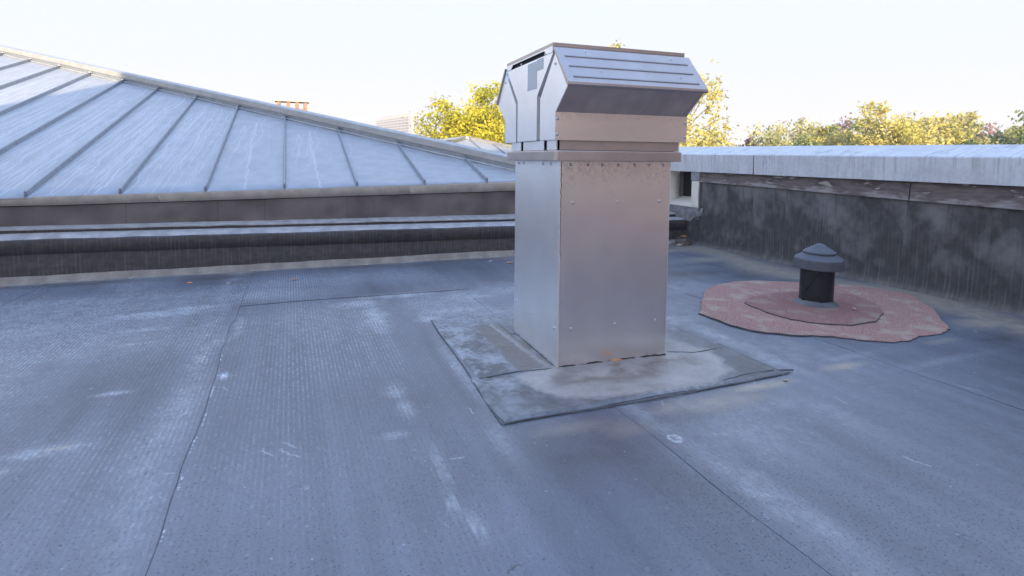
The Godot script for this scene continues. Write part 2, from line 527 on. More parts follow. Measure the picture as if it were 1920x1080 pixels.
# zinc with lime runs: four strips side by side, from many runs to none; t = 0 at the eave
func zinc_picture() -> ImageTexture:
	var w := 1024
	var h := 1024
	var n1 := grey(noise(0.012, 4, 51), w, h)
	var n2 := grey(noise(0.25, 3, 52), w, h)
	var f := PackedFloat32Array()
	f.resize(w * h)
	var r := RandomNumberGenerator.new()
	r.seed = 77
	var counts := [46, 30, 11, 2]
	for s in 4:
		for k in counts[s]:
			var x := s * 256.0 + r.randf_range(26, 230)
			var y := r.randf_range(0.45, 0.9) * h if r.randf() < 0.75 else r.randf_range(0.2, 0.5) * h
			if s == 2:
				x = s * 256.0 + 120 + r.randfn() * 38
			var end := r.randf_range(-40, 0.35 * h)
			var th := r.randf_range(1.2, 3.0)
			var st := r.randf_range(0.25, 0.8)
			var drift := r.randf_range(-0.35, 0.05)
			while y > end and y > 0:
				x += r.randfn() * 0.5 + drift * 0.3
				if r.randf() < 0.02:
					x += r.randf_range(-6, 6)
				for i in range(-4, 5):
					var xi := int(x) + i
					if xi >= s * 256 and xi < s * 256 + 256:
						var g := exp(-pow((xi - x) / th, 2.0)) * st
						var q := int(y) * w + xi
						f[q] = maxf(f[q], g)
				y -= 1.0
				st *= 0.9996
	var out := PackedByteArray()
	out.resize(w * h * 3)
	for i in w * h:
		var b := 0.40 + (n1[i] / 255.0 - 0.5) * 0.09 + (n2[i] / 255.0 - 0.5) * 0.035
		var g := f[i]
		out[i * 3] = b8(lerpf(b * 0.97, 0.64, g))
		out[i * 3 + 1] = b8(lerpf(b, 0.66, g))
		out[i * 3 + 2] = b8(lerpf(b * 1.04, 0.68, g))
	return tex(out, w, h)

# bare sheet steel, with dark squiggles of condensation toward the top edge (t = 1)
func steel_picture(squiggle: bool) -> ImageTexture:
	var w := 512
	var h := 768
	var n1 := grey(noise(0.006, 4, 61), w, h)
	var n2 := grey(noise(0.4, 2, 62), w, h)
	var f := PackedFloat32Array()
	f.resize(w * h)
	var r := RandomNumberGenerator.new()
	r.seed = 9
	if squiggle:
		for k in 430:
			var x := r.randf_range(0, w)
			var y := h - absf(r.randfn()) * h * 0.055
			var a := r.randf_range(0, TAU)
			for t in r.randi_range(5, 16):
				a += r.randfn() * 0.5
				x += cos(a)
				y += sin(a)
				var xi := int(x)
				var yi := int(y)
				if xi >= 0 and xi < w and yi >= 0 and yi < h:
					f[yi * w + xi] = 0.45
					if xi + 1 < w:
						f[yi * w + xi + 1] = maxf(f[yi * w + xi + 1], 0.25)
	for k in 60:
		f[r.randi_range(0, w * h - 1)] = -0.5
	var out := PackedByteArray()
	out.resize(w * h * 3)
	for i in w * h:
		var b := 0.82 + (n1[i] / 255.0 - 0.5) * 0.06 + (n2[i] / 255.0 - 0.5) * 0.06
		b = lerpf(b, 0.16, f[i]) if f[i] > 0 else b + 0.3 * -f[i]
		out[i * 3] = b8(b)
		out[i * 3 + 1] = b8(b * 0.945)
		out[i * 3 + 2] = b8(b * 0.915)
	return tex(out, w, h)

func coping_picture() -> ImageTexture:
	var w := 1024
	var h := 256
	var n1 := grey(noise(0.008, 5, 71), w, h)
	var n2 := grey(noise(0.06, 4, 72), w, h)
	var nr := grey(noise(0.08, 4, 73), w, 16)
	var out := PackedByteArray()
	out.resize(w * h * 3)
	for y in h:
		var t := float(y) / h
		for x in w:
			var i := y * w + x
			var a := n1[i] / 255.0
			var b := n2[i] / 255.0
			var c := nr[(y >> 4) * w + x] / 255.0
			var v := 0.66 + (a - 0.5) * 0.2 + (b - 0.5) * 0.12
			v = lerpf(v, 0.27, clampf((c - 0.5) * 1.8, 0.0, 0.6) * (1.0 - absf(t - 0.62) * 1.4) * clampf(a * 2.0 - 0.4, 0.2, 1.0))
			v = lerpf(v, 0.25, clampf((a * 0.9 + b * 0.3 - 0.80) * 3.0, 0.0, 0.6) * (1.0 if t > 0.57 else 0.25))
			out[i * 3] = b8(v * 0.97)
			out[i * 3 + 1] = b8(v * 0.99)
			out[i * 3 + 2] = b8(v * 1.02)
	return tex(out, w, h)

# weathered strip under the coping: rusty brown with flaking pale paint toward the lower edge
func strip_picture() -> ImageTexture:
	var w := 1024
	var h := 64
	var n1 := grey(noise(0.02, 4, 81), w / 2, h)
	var n2 := grey(noise(0.10, 4, 82), w / 4, h)
	var n3 := grey(noise(0.3, 2, 83), w, h)
	var out := PackedByteArray()
	out.resize(w * h * 3)
	for y in h:
		var t := float(y) / h
		for x in w:
			var i := y * w + x
			var a := n1[y * (w / 2) + x / 2] / 255.0
			var b := n2[y * (w / 4) + x / 4] / 255.0
			var c := n3[i] / 255.0
			var col := Vector3(0.15, 0.118, 0.105) * (0.7 + 0.6 * b)
			col = col.lerp(Vector3(0.07, 0.054, 0.048), clampf((t - 0.35 + (a - 0.5) * 1.2) * 2.0, 0.0, 0.9))
			col = col.lerp(Vector3(0.33, 0.295, 0.285) * (0.85 + 0.3 * c), clampf((0.36 - t * 1.3 + (a - 0.5) * 0.8 + (b - 0.5) * 0.4) * 2.4, 0.0, 0.8))
			col = col.lerp(Vector3(0.40, 0.36, 0.32), clampf((b + a - 1.3) * 5.0, 0.0, 0.8))
			out[i * 3] = b8(col.x)
			out[i * 3 + 1] = b8(col.y)
			out[i * 3 + 2] = b8(col.z)
	return tex(out, w, h)

func granule_picture() -> ImageTexture:
	var s := 512
	var n1 := grey_tile(noise(0.012, 4, 91), s, s)
	var n2 := grey_tile(noise(0.22, 3, 92), s, s)
	var r := RandomNumberGenerator.new()
	r.seed = 4
	var out := PackedByteArray()
	out.resize(s * s * 3)
	for i in s * s:
		var a := n1[i] / 255.0
		var k := r.randf_range(0.75, 1.25) * (0.45 + 1.1 * n2[i] / 255.0)
		var col := Vector3(0.37, 0.195, 0.155) * k
		if r.randf() < 0.06:
			col = Vector3(0.58, 0.45, 0.41)
		elif r.randf() < 0.06:
			col = Vector3(0.06, 0.045, 0.045)
		col = col.lerp(Vector3(0.42, 0.34, 0.25), clampf((a - 0.54) * 2.6, 0.0, 0.7))
		out[i * 3] = b8(col.x)
		out[i * 3 + 1] = b8(col.y)
		out[i * 3 + 2] = b8(col.z)
	return tex(out, s, s)

func brick_picture() -> ImageTexture:
	var w := 256
	var r := RandomNumberGenerator.new()
	r.seed = 3
	var out := PackedByteArray()
	out.resize(w * w * 3)
	var tone := PackedFloat32Array()
	for k in 256:
		tone.append(r.randf_range(0.75, 1.2))
	for y in w:
		var row := y >> 4
		for x in w:
			var xx := x + (16 if row & 1 else 0)
			var joint := (y & 15) < 2 or (xx & 31) < 2
			var k := tone[(row * 8 + ((xx >> 5) & 7)) & 255] * r.randf_range(0.92, 1.08)
			var c := Vector3(0.30, 0.26, 0.23) if joint else Vector3(0.30, 0.165, 0.115) * k
			var i := (y * w + x) * 3
			out[i] = b8(c.x)
			out[i + 1] = b8(c.y)
			out[i + 2] = b8(c.z)
	return tex(out, w, w)

# two thin vapour trails high over the trees
func contrail_picture() -> ImageTexture:
	var w := 2048
	var h := 1024
	var im := Image.create(w, h, false, Image.FORMAT_RGBA8)
	im.fill(Color(1, 1, 1, 0))
	for l in [[11.8, 17.5, 15.0, 11.2, 0.5], [17.6, 17.2, 15.2, 11.0, 0.4], [8.0, 30.0, 11.8, 17.5, 0.5]]:
		for k in 160:
			var t := k / 159.0
			var x: float = (0.5 + lerpf(l[0], l[2], t) / 360.0) * w
			var y: float = (90.0 - lerpf(l[1], l[3], t)) / 180.0 * h
			for j in range(-4, 5):
				for i in range(-4, 5):
					var q := Vector2i(int(x) + i, int(y) + j)
					var g: float = l[4] * (1.0 - 0.6 * t) * exp(-pow((q.x - x) / 1.4, 2.0) - pow((q.y - y) / 1.4, 2.0))
					if g > im.get_pixelv(q).a:
						im.set_pixelv(q, Color(1, 1, 1, g))
	return ImageTexture.create_from_image(im)

# ---------------------------------------------------------------- materials
func materials() -> void:
	var rr := roof_relief()
	var m := mat("roof_membrane", Color.WHITE, 0.37)
	m.metallic_specular = 0.72
	m.detail_enabled = true
	m.detail_albedo = roof_picture()
	m.detail_uv_layer = BaseMaterial3D.DETAIL_UV_2
	bump(m, rr, 0.62)
	M.membrane = m
	m = mat("patch_felt", Color.WHITE, 0.38)
	m.metallic_specular = 0.68
	m.detail_enabled = true
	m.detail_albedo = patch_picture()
	m.detail_uv_layer = BaseMaterial3D.DETAIL_UV_2
	var fine := tex(grey_tile(noise(0.08, 5, 24), 512, 512), 512, 512, Image.FORMAT_L8)
	bump(m, fine, 0.35)
	M.patch = m
	M.tar = mat("tar_edge", lin(0.06, 0.062, 0.068), 0.5)
	tri_tex(M.tar, mottle(Vector3(0.09, 0.092, 0.1), 0.5, 0.2, 35), 1.0)
	M.tar.albedo_color = Color.WHITE
	M.parapet_felt = mat("parapet_felt", Color.WHITE, 0.7)
	M.parapet_felt.albedo_texture = felt_wall_picture(0)
	M.far_felt = mat("far_wall_felt", Color.WHITE, 0.7)
	M.far_felt.albedo_texture = felt_wall_picture(1)
	M.silt_felt = mat("silted_felt", Color.WHITE, 0.85)
	tri_tex(M.silt_felt, mottle(Vector3(0.31, 0.26, 0.215), 0.4, 0.15, 36), 0.7)
	M.ledge_felt = mat("ledge_felt", Color.WHITE, 0.6)
	tri_tex(M.ledge_felt, mottle(Vector3(0.42, 0.395, 0.38), 0.35, 0.12, 37), 0.8)
	M.slab = mat("cement_slab", Color.WHITE, 0.85)
	tri_tex(M.slab, mottle(Vector3(0.175, 0.142, 0.122), 0.45, 0.06, 38, 512, 0.006), 0.45)
	M.zinc = mat("zinc_sheet", Color.WHITE, 0.4, 0.25)
	M.zinc.albedo_texture = zinc_picture()
	M.zinc_plain = mat("zinc_trim", Color.WHITE, 0.42, 0.4)
	tri_tex(M.zinc_plain, mottle(Vector3(0.42, 0.42, 0.41), 0.2, 0.05, 53), 0.8)
	M.zinc_dark = mat("zinc_seam", Color.WHITE, 0.4, 0.5)
	tri_tex(M.zinc_dark, mottle(Vector3(0.31, 0.335, 0.37), 0.2, 0.05, 54), 1.0)
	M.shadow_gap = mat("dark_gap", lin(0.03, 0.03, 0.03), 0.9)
	M.board = mat("eave_board", Color.WHITE, 0.75)
	tri_tex(M.board, mottle(Vector3(0.56, 0.48, 0.385), 0.25, 0.08, 55), 0.8)
	var st := steel_picture(true)
	M.steel_front = mat("steel_front", Color.WHITE, 0.27, 0.92)
	M.steel_front.albedo_texture = st
	M.steel = mat("steel", Color.WHITE, 0.40, 0.9)
	tri_tex(M.steel, mottle(Vector3(0.95, 0.95, 0.95), 0.05, 0.035, 63), 0.5)
	M.steel_dull = mat("steel_dull", Color.WHITE, 0.45, 0.85)
	tri_tex(M.steel_dull, mottle(Vector3(0.40, 0.375, 0.365), 0.12, 0.05, 64), 0.7)
	M.steel_hood = mat("steel_hood", Color.WHITE, 0.4, 0.85)
	tri_tex(M.steel_hood, mottle(Vector3(0.52, 0.455, 0.42), 0.10, 0.05, 65), 0.7)
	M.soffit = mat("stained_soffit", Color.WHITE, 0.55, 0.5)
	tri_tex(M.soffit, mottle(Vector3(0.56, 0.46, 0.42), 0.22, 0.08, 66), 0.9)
	M.screw = mat("screw_head", lin(0.7, 0.69, 0.68), 0.3, 0.9)
	M.sealant = mat("black_sealant", lin(0.02, 0.018, 0.017), 0.55)
	M.sticker = mat("film_sticker", lin(0.42, 0.48, 0.55), 0.25, 0.2)
	M.plastic = mat("grey_plastic", Color.WHITE, 0.55)
	tri_tex(M.plastic, mottle(Vector3(0.10, 0.103, 0.115), 0.2, 0.08, 92), 2.0)
	M.pipe = mat("black_pipe", Color.WHITE, 0.35)
	tri_tex(M.pipe, mottle(Vector3(0.016, 0.018, 0.02), 0.6, 0.1, 93), 3.0)
	M.mastic = mat("grey_mastic", lin(0.13, 0.132, 0.14), 0.55)
	M.granules = mat("red_granules", Color.WHITE, 0.95)
	tri_tex(M.granules, granule_picture(), 0.45)
	bump(M.granules, tex(grey_tile(noise(0.4, 2, 94), 512, 512), 512, 512, Image.FORMAT_L8), 0.5)
	M.granules_top = M.granules.duplicate()
	M.granules_top.albedo_color = Color(0.9, 0.86, 0.87)
	M.granules_top.uv1_offset = Vector3(0.37, 0.2, 0.61)
	M.coping = mat("coping_metal", Color.WHITE, 0.5, 0.1)
	M.coping.albedo_texture = coping_picture()
	M.strip = mat("flaking_strip", Color.WHITE, 0.75)
	M.strip.albedo_texture = strip_picture()
	M.cream = mat("cream_render", Color.WHITE, 0.9)
	tri_tex(M.cream, mottle(Vector3(0.80, 0.74, 0.63), 0.08, 0.05, 95), 1.2)
	M.mortar = mat("grey_mortar", Color.WHITE, 0.95)
	tri_tex(M.mortar, mottle(Vector3(0.27, 0.265, 0.265), 0.35, 0.1, 96), 1.2)
	bump(M.mortar, fine, 1.2)
	M.concrete = mat("wall_core", Color.WHITE, 0.9)
	tri_tex(M.concrete, mottle(Vector3(0.28, 0.26, 0.24), 0.3, 0.1, 97), 0.5)
	M.brick = mat("red_brick", Color.WHITE, 0.9)
	tri_tex(M.brick, brick_picture(), 0.5)
	M.facade = mat("ochre_facade", Color.WHITE, 0.9)
	tri_tex(M.facade, mottle(Vector3(0.82, 0.57, 0.43), 0.12, 0.06, 98), 0.3)
	M.white_concrete = mat("white_concrete", lin(0.36, 0.32, 0.285), 0.8)
	M.window = mat("dark_window", lin(0.12, 0.105, 0.095), 0.25)
	M.wire = mat("rusty_wire", lin(0.16, 0.13, 0.115), 0.6, 0.5)
	M.rust = mat("orange_rust", lin(0.42, 0.14, 0.05), 0.9)
	M.leaf = mat("orange_leaf", lin(0.62, 0.27, 0.14), 0.75)
	M.pale_leaf = mat("straw_leaf", lin(0.5, 0.38, 0.26), 0.85)
	M.stone = mat("pale_stone", Color.WHITE, 0.9)
	tri_tex(M.stone, mottle(Vector3(0.42, 0.38, 0.33), 0.3, 0.1, 99), 6.0)
	M.soil = mat("brown_litter", Color.WHITE, 0.95)
	tri_tex(M.soil, mottle(Vector3(0.16, 0.12, 0.09), 0.6, 0.4, 101), 4.0)
	M.grass = mat("ground_grass", Color.WHITE, 0.95)
	tri_tex(M.grass, mottle(Vector3(0.07, 0.09, 0.035), 0.5, 0.2, 102), 0.05)
	M.bark = mat("bark", Color.WHITE, 0.95)
	tri_tex(M.bark, mottle(Vector3(0.17, 0.12, 0.085), 0.4, 0.2, 103), 1.0)
	var lf := mat("foliage", Color.WHITE, 0.6)
	lf.vertex_color_use_as_albedo = true
	lf.backlight_enabled = true
	lf.backlight = Color(0.9, 0.9, 0.9)
	lf.cull_mode = BaseMaterial3D.CULL_DISABLED
	M.foliage = lf

# ---------------------------------------------------------------- flat roof
var undul := FastNoiseLite.new()

func roof_height(u: float, v: float) -> float:
	return undul.get_noise_2d(u * 10.0, v * 10.0) * 0.009 + undul.get_noise_2d(u * 34.0 + 90.0, v * 12.0) * 0.0022

func seam_u(v: float) -> float:
	return -0.56 + undul.get_noise_1d(v * 14.0 - 168.0) * 0.03 - 0.012 * pow(clampf((4.0 - v) * 0.5, 0.0, 1.5), 2.0) + 0.06 * exp(-pow((v - 8.6) / 0.9, 2.0))

# one roll of felt; its left edge laps over the neighbour
func felt_sheet(u0: float, u1: float, v0: float, v1: float, lift0: float, lift1: float, front_lift: float, wav: float, parent: Node) -> void:
	var st := begin(true)
	var nu := maxi(4, int((u1 - u0) / 0.09))
	var nv := maxi(4, int((v1 - v0) / 0.09))
	var P := func(i: int, j: int) -> Vector3:
		var s := float(i) / nu
		var v := lerpf(v0, v1, float(j) / nv)
		var u := lerpf(u0, u1, s)
		if i == 0:
			u = lerpf(u, seam_u(v) if absf(u0 + 0.56) < 0.01 else u + undul.get_noise_1d(v * 14.0 + u0 * 300.0) * 0.03, wav)
		var near := clampf(1.0 - float(j) / nv * (v1 - v0) / 0.12, 0.0, 1.0)
		var curl := 0.003 * maxf(0.0, undul.get_noise_1d(v * 25.0 + 77.0)) if i == 0 else 0.0
		return Vector3(u, lerpf(lift0, lift1, s) + front_lift * near + roof_height(u, v) + curl, -v)
	var uvs := func(p: Vector3) -> void:
		st.set_uv2(Vector2((p.x + 4.5) / 12.0, (-p.z - 0.5) / 9.0))
		st.set_uv(Vector2(p.x, -p.z) / 1.2)
		st.add_vertex(p)
	for j in nv:
		for i in nu:
			var a: Vector3 = P.call(i, j)
			var b: Vector3 = P.call(i + 1, j)
			var c: Vector3 = P.call(i + 1, j + 1)
			var d: Vector3 = P.call(i, j + 1)
			for p in [a, c, b, a, d, c]:
				uvs.call(p)
	st.set_smooth_group(-1)
	for j in nv:   # the cut edge on the lapped side
		var a: Vector3 = P.call(0, j)
		var d: Vector3 = P.call(0, j + 1)
		var dn := Vector3(0.002, -0.012, 0)
		for p in [a, a + dn, d + dn, a, d + dn, d]:
			uvs.call(p)
	for i in nu:
		var a: Vector3 = P.call(i, 0)
		var b: Vector3 = P.call(i + 1, 0)
		var dn := Vector3(0, -0.012, -0.002)
		for p in [a, b + dn, a + dn, a, b, b + dn]:
			uvs.call(p)
	obj("membrane_sheet", done(st), M.membrane, parent)

func flat_roof() -> void:
	undul.seed = 3
	undul.frequency = 0.05
	undul.fractal_octaves = 3
	var st := begin()
	box(st, Vector3(-14, -0.45, -10.6), Vector3(7.45, -0.03, 15.9))
	var deck := struct("flat_roof", done(st), M.concrete, Vector3.ZERO, TH)
	st = begin()
	box(st, Vector3(-13.9, -10.0, -10.4), Vector3(7.4, -0.46, 15.8))
	obj("lower_walls", done(st), M.brick, deck)
	var edges := [-13.9, -9.4, -5.2, -2.95, -0.56, 1.99, 4.55, 7.5]
	for k in edges.size() - 1:
		var u0: float = edges[k] - (0.0 if k == 0 else 0.0)
		var u1: float = edges[k + 1] + (0.09 if k < edges.size() - 2 else 0.0)
		var vis := 1.0 if k >= 2 else 0.0
		if k == 4:
			felt_sheet(u0, u1, -15.8, 6.95, 0.006, 0.0, 0.0, vis, deck)
			felt_sheet(u0, u1, 6.83, 9.6, 0.0065, 0.0005, 0.006, vis, deck)
		else:
			felt_sheet(u0, u1, -15.8, 10.0, 0.006 if k < 5 else 0.0025, 0.0, 0.0, vis, deck)

	for sm in [[-0.56, 1.0, 9.0, 0.0028], [-2.95, 5.0, 9.0, 0.005]]:
		var pts := []
		for k in 60:
			var v: float = lerpf(sm[1], sm[2], k / 59.0)
			pts.append(Vector2(seam_u(v) if sm[0] > -1.0 else -2.95 + undul.get_noise_1d(v * 14.0 - 885.0) * 0.03, v))
		obj("tar_seam", ribbon(pts, sm[3], 0.001, Vector2.ZERO, 0.3), M.tar, deck)

# ---------------------------------------------------------------- patch of felt round the vent
func patch_strip(called: String, u0: float, u1: float, v0: float, v1: float, lift: float, welt: Array, parent: Node3D, sd: int) -> void:
	var st := begin(true)
	var o := Vector2(1.93, 3.93)
	var nu := maxi(8, int((u1 - u0) / 0.022))
	var nv := maxi(8, int((v1 - v0) / 0.022))
	var n := noise(0.9, 3, sd)
	var P := func(i: int, j: int) -> Vector3:
		var s := float(i) / nu
		var t := float(j) / nv
		var u := lerpf(u0, u1, s)
		var v := lerpf(v0, v1, t)
		var wob := Vector2(n.get_noise_1d(v * 1.2), n.get_noise_1d(u * 1.2 + 50.0)) * 0.03
		u += wob.x * (1.0 if i == 0 or i == nu else 0.5)
		v += wob.y
		var h := lift + n.get_noise_2d(u * 4.0, v * 4.0) * 0.004
		# thick welted edges
		var de := 9.0
		if welt.has("l"): de = minf(de, (s) * (u1 - u0))
		if welt.has("f"): de = minf(de, (t) * (v1 - v0))
		if welt.has("r"): de = minf(de, (1 - s) * (u1 - u0))
		h += 0.012 * exp(-pow((de - 0.035) / 0.022, 2.0)) + 0.007 * exp(-pow((de - 0.1) / 0.02, 2.0)) * (0.5 + n.get_noise_2d(u * 2.0, v * 2.0 + 9.0))
		if de < 0.012: h -= 0.006
		# rises to the foot of the vent
		var dx := maxf(maxf(1.925 - u, u - 2.935), 0.0)
		var dy := maxf(maxf(3.92 - v, v - 4.935), 0.0)
		h += 0.008 * exp(-Vector2(dx, dy).length() / 0.045)
		return Vector3(u - o.x, h + roof_height(u, v), -(v - o.y))
	var put := func(p: Vector3) -> void:
		var u := p.x + o.x
		var v := -p.z + o.y
		st.set_uv2(Vector2((u - 1.0) / 2.8, (v - 3.0) / 2.8))
		st.set_uv(Vector2(u, v) / 0.7)
		st.add_vertex(p)
	var rows := []
	for j in nv + 1:
		var row := PackedVector3Array()
		for i in nu + 1:
			row.append(P.call(i, j))
		rows.append(row)
	for j in nv:
		for i in nu:
			for p in [rows[j][i], rows[j + 1][i + 1], rows[j][i + 1], rows[j][i], rows[j + 1][i], rows[j + 1][i + 1]]:
				put.call(p)
	st.set_smooth_group(-1)
	var dn := Vector3(0, -0.03, 0)
	for j in nv:
		for p in [rows[j][0], rows[j][0] + dn, rows[j + 1][0] + dn, rows[j][0], rows[j + 1][0] + dn, rows[j + 1][0]]:
			put.call(p)
		for p in [rows[j][nu], rows[j + 1][nu] + dn, rows[j][nu] + dn, rows[j][nu], rows[j + 1][nu], rows[j + 1][nu] + dn]:
			put.call(p)
	for i in nu:
		for p in [rows[0][i], rows[0][i + 1] + dn, rows[0][i] + dn, rows[0][i], rows[0][i + 1], rows[0][i + 1] + dn]:
			put.call(p)
	obj(called, done(st), M.patch, parent)

func ribbon(pts: Array, wid: float, hgt: float, o: Vector2, wavy := 1.0) -> ArrayMesh:
	var st := begin(true)
	var n := noise(2.0, 2, 8)
	for k in pts.size() - 1:
		var a: Vector2 = pts[k]
		var b: Vector2 = pts[k + 1]
		var steps := maxi(2, int((b - a).length() / 0.04))
		for s in steps:
			var q := []
			for e in 2:
				var p := a.lerp(b, float(s + e) / steps)
				var d := (b - a).normalized()
				var nn := Vector2(-d.y, d.x)
				p += nn * n.get_noise_2d(p.x * 0.5, p.y * 0.5) * 0.02 * wavy
				var w := wid * (0.8 + 0.5 * n.get_noise_2d(p.x * 9.0, p.y * 9.0))
				for side in [[-1, 0.0], [-0.6, 1.0], [0.6, 1.0], [1, 0.0]]:
					var z: Vector2 = p + nn * w * side[0]
					q.append(Vector3(z.x - o.x, roof_height(z.x, z.y) + 0.008 + hgt * side[1], -(z.y - o.y)))
			for m in 3:
				quad(st, q[m], q[m + 4], q[m + 5], q[m + 1])
	return done(st)

func flashing_patch() -> void:
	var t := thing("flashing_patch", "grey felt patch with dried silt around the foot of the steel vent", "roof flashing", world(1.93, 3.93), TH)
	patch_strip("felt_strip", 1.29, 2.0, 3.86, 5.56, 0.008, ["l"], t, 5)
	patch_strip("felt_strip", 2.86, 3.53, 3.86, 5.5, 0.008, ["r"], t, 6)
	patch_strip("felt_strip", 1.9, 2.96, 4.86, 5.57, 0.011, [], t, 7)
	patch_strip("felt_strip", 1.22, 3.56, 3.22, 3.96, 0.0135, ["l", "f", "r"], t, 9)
	var o := Vector2(1.93, 3.93)
	obj("tar_seam", ribbon([Vector2(1.20, 3.20), Vector2(1.9, 3.2), Vector2(2.6, 3.195), Vector2(3.2, 3.21), Vector2(3.6, 3.23)], 0.009, 0.006, o, 0.5), M.tar, t)
	for q in [[Vector2(1.27, 3.93), Vector2(1.6, 3.96), Vector2(1.9, 3.93)], [Vector2(2.97, 3.95), Vector2(3.2, 3.86), Vector2(3.52, 3.88)], [Vector2(3.0, 3.27), Vector2(3.25, 3.31), Vector2(3.5, 3.30), Vector2(3.66, 3.25)]]:
		obj("tar_seam", ribbon(q, 0.005, 0.012, o, 0.6), M.tar, t)
	obj("tar_seam", ribbon([Vector2(1.2, 3.2), Vector2(1.205, 3.6), Vector2(1.25, 4.2), Vector2(1.28, 5.0), Vector2(1.3, 5.58)], 0.007, 0.003, o, 0.5), M.tar, t)

# ---------------------------------------------------------------- steel vent
func dome(r: float, h: float) -> ArrayMesh:
	return lathe([Vector2(r * 1.25, 0.0), Vector2(r * 1.2, h * 0.25), Vector2(r * 0.95, h * 0.35), Vector2(r * 0.75, h * 0.8), Vector2(r * 0.35, h), Vector2(r * 0.3, h * 0.75), Vector2(0, h * 0.7)], 12)

# a panel whose texture runs across (u) and up (v)
func panel(a: Vector3, ex: Vector3, ey: Vector3, thick: float, uv0 := Vector2.ZERO, uv1 := Vector2.ONE, buckle := 0.0) -> ArrayMesh:
	var st := begin(buckle > 0.0)
	var n := ex.cross(ey).normalized() * thick
	var c := [a, a + ex, a + ex + ey, a + ey]
	var t := [uv0, Vector2(uv1.x, uv0.y), uv1, Vector2(uv0.x, uv1.y)]
	if buckle > 0.0:
		var nz := noise(1.1, 2, int(absf(a.x * 100.0 + ex.length() * 37.0)) + 3)
		var nn := n.normalized()
		var P := func(i: int, j: int) -> Vector3:
			var s := i / 12.0
			var q := j / 18.0
			var edge := minf(1.0, 6.0 * minf(minf(s, 1.0 - s), minf(q, 1.0 - q)))
			return a + ex * s + ey * q + n + nn * (nz.get_noise_2d(s, q * 1.4) * buckle * edge)
		for j in 18:
			for i in 12:
				for w in [[i, j], [i + 1, j + 1], [i + 1, j], [i, j], [i, j + 1], [i + 1, j + 1]]:
					st.set_uv(uv0 + (uv1 - uv0) * Vector2(w[0] / 12.0, w[1] / 18.0))
					st.add_vertex(P.call(w[0], w[1]))
		st.set_smooth_group(-1)
	else:
		for k in [0, 2, 1, 0, 3, 2]:
			st.set_uv(t[k])
			st.add_vertex(c[k] + n)
	for k in 4:
		var k1 := (k + 1) % 4
		for q in [[k, 0], [k1, 1], [k1, 0], [k, 0], [k, 1], [k1, 1]]:
			st.set_uv(t[q[0]])
			st.add_vertex(c[q[0]] + n * q[1])
	return done(st)

func round_rect(lo: Vector2, hi: Vector2, r: float, y: float, seg := 6) -> PackedVector3Array:
	var out := PackedVector3Array()
	for q in [[hi.x - r, hi.y - r, 0.0], [lo.x + r, hi.y - r, PI / 2], [lo.x + r, lo.y + r, PI], [hi.x - r, lo.y + r, PI * 1.5]]:
		for k in seg + 1:
			var a: float = q[2] + PI / 2 * k / seg
			out.append(Vector3(q[0] + cos(a) * r, y, -(q[1] + sin(a) * r)))
	return out

func ring_band(lo: Vector2, hi: Vector2, r: float, levels: Array) -> ArrayMesh:   # levels: [grow, y]
	var st := begin(true)
	var rows := []
	for l in levels:
		var g: float = l[0]
		rows.append(round_rect(lo - Vector2(g, g), hi + Vector2(g, g), maxf(r + g, 0.002), l[1]))
	for j in rows.size() - 1:
		st.set_smooth_group(j + 1)
		var n: int = rows[j].size()
		for i in n:
			var i1 := (i + 1) % n
			quad(st, rows[j][i], rows[j][i1], rows[j + 1][i1], rows[j + 1][i])
	return done(st)

func V(x: float, y: float, z: float) -> Vector3:   # vent axes: x along the front, z into the picture
	return Vector3(x, y, -z)

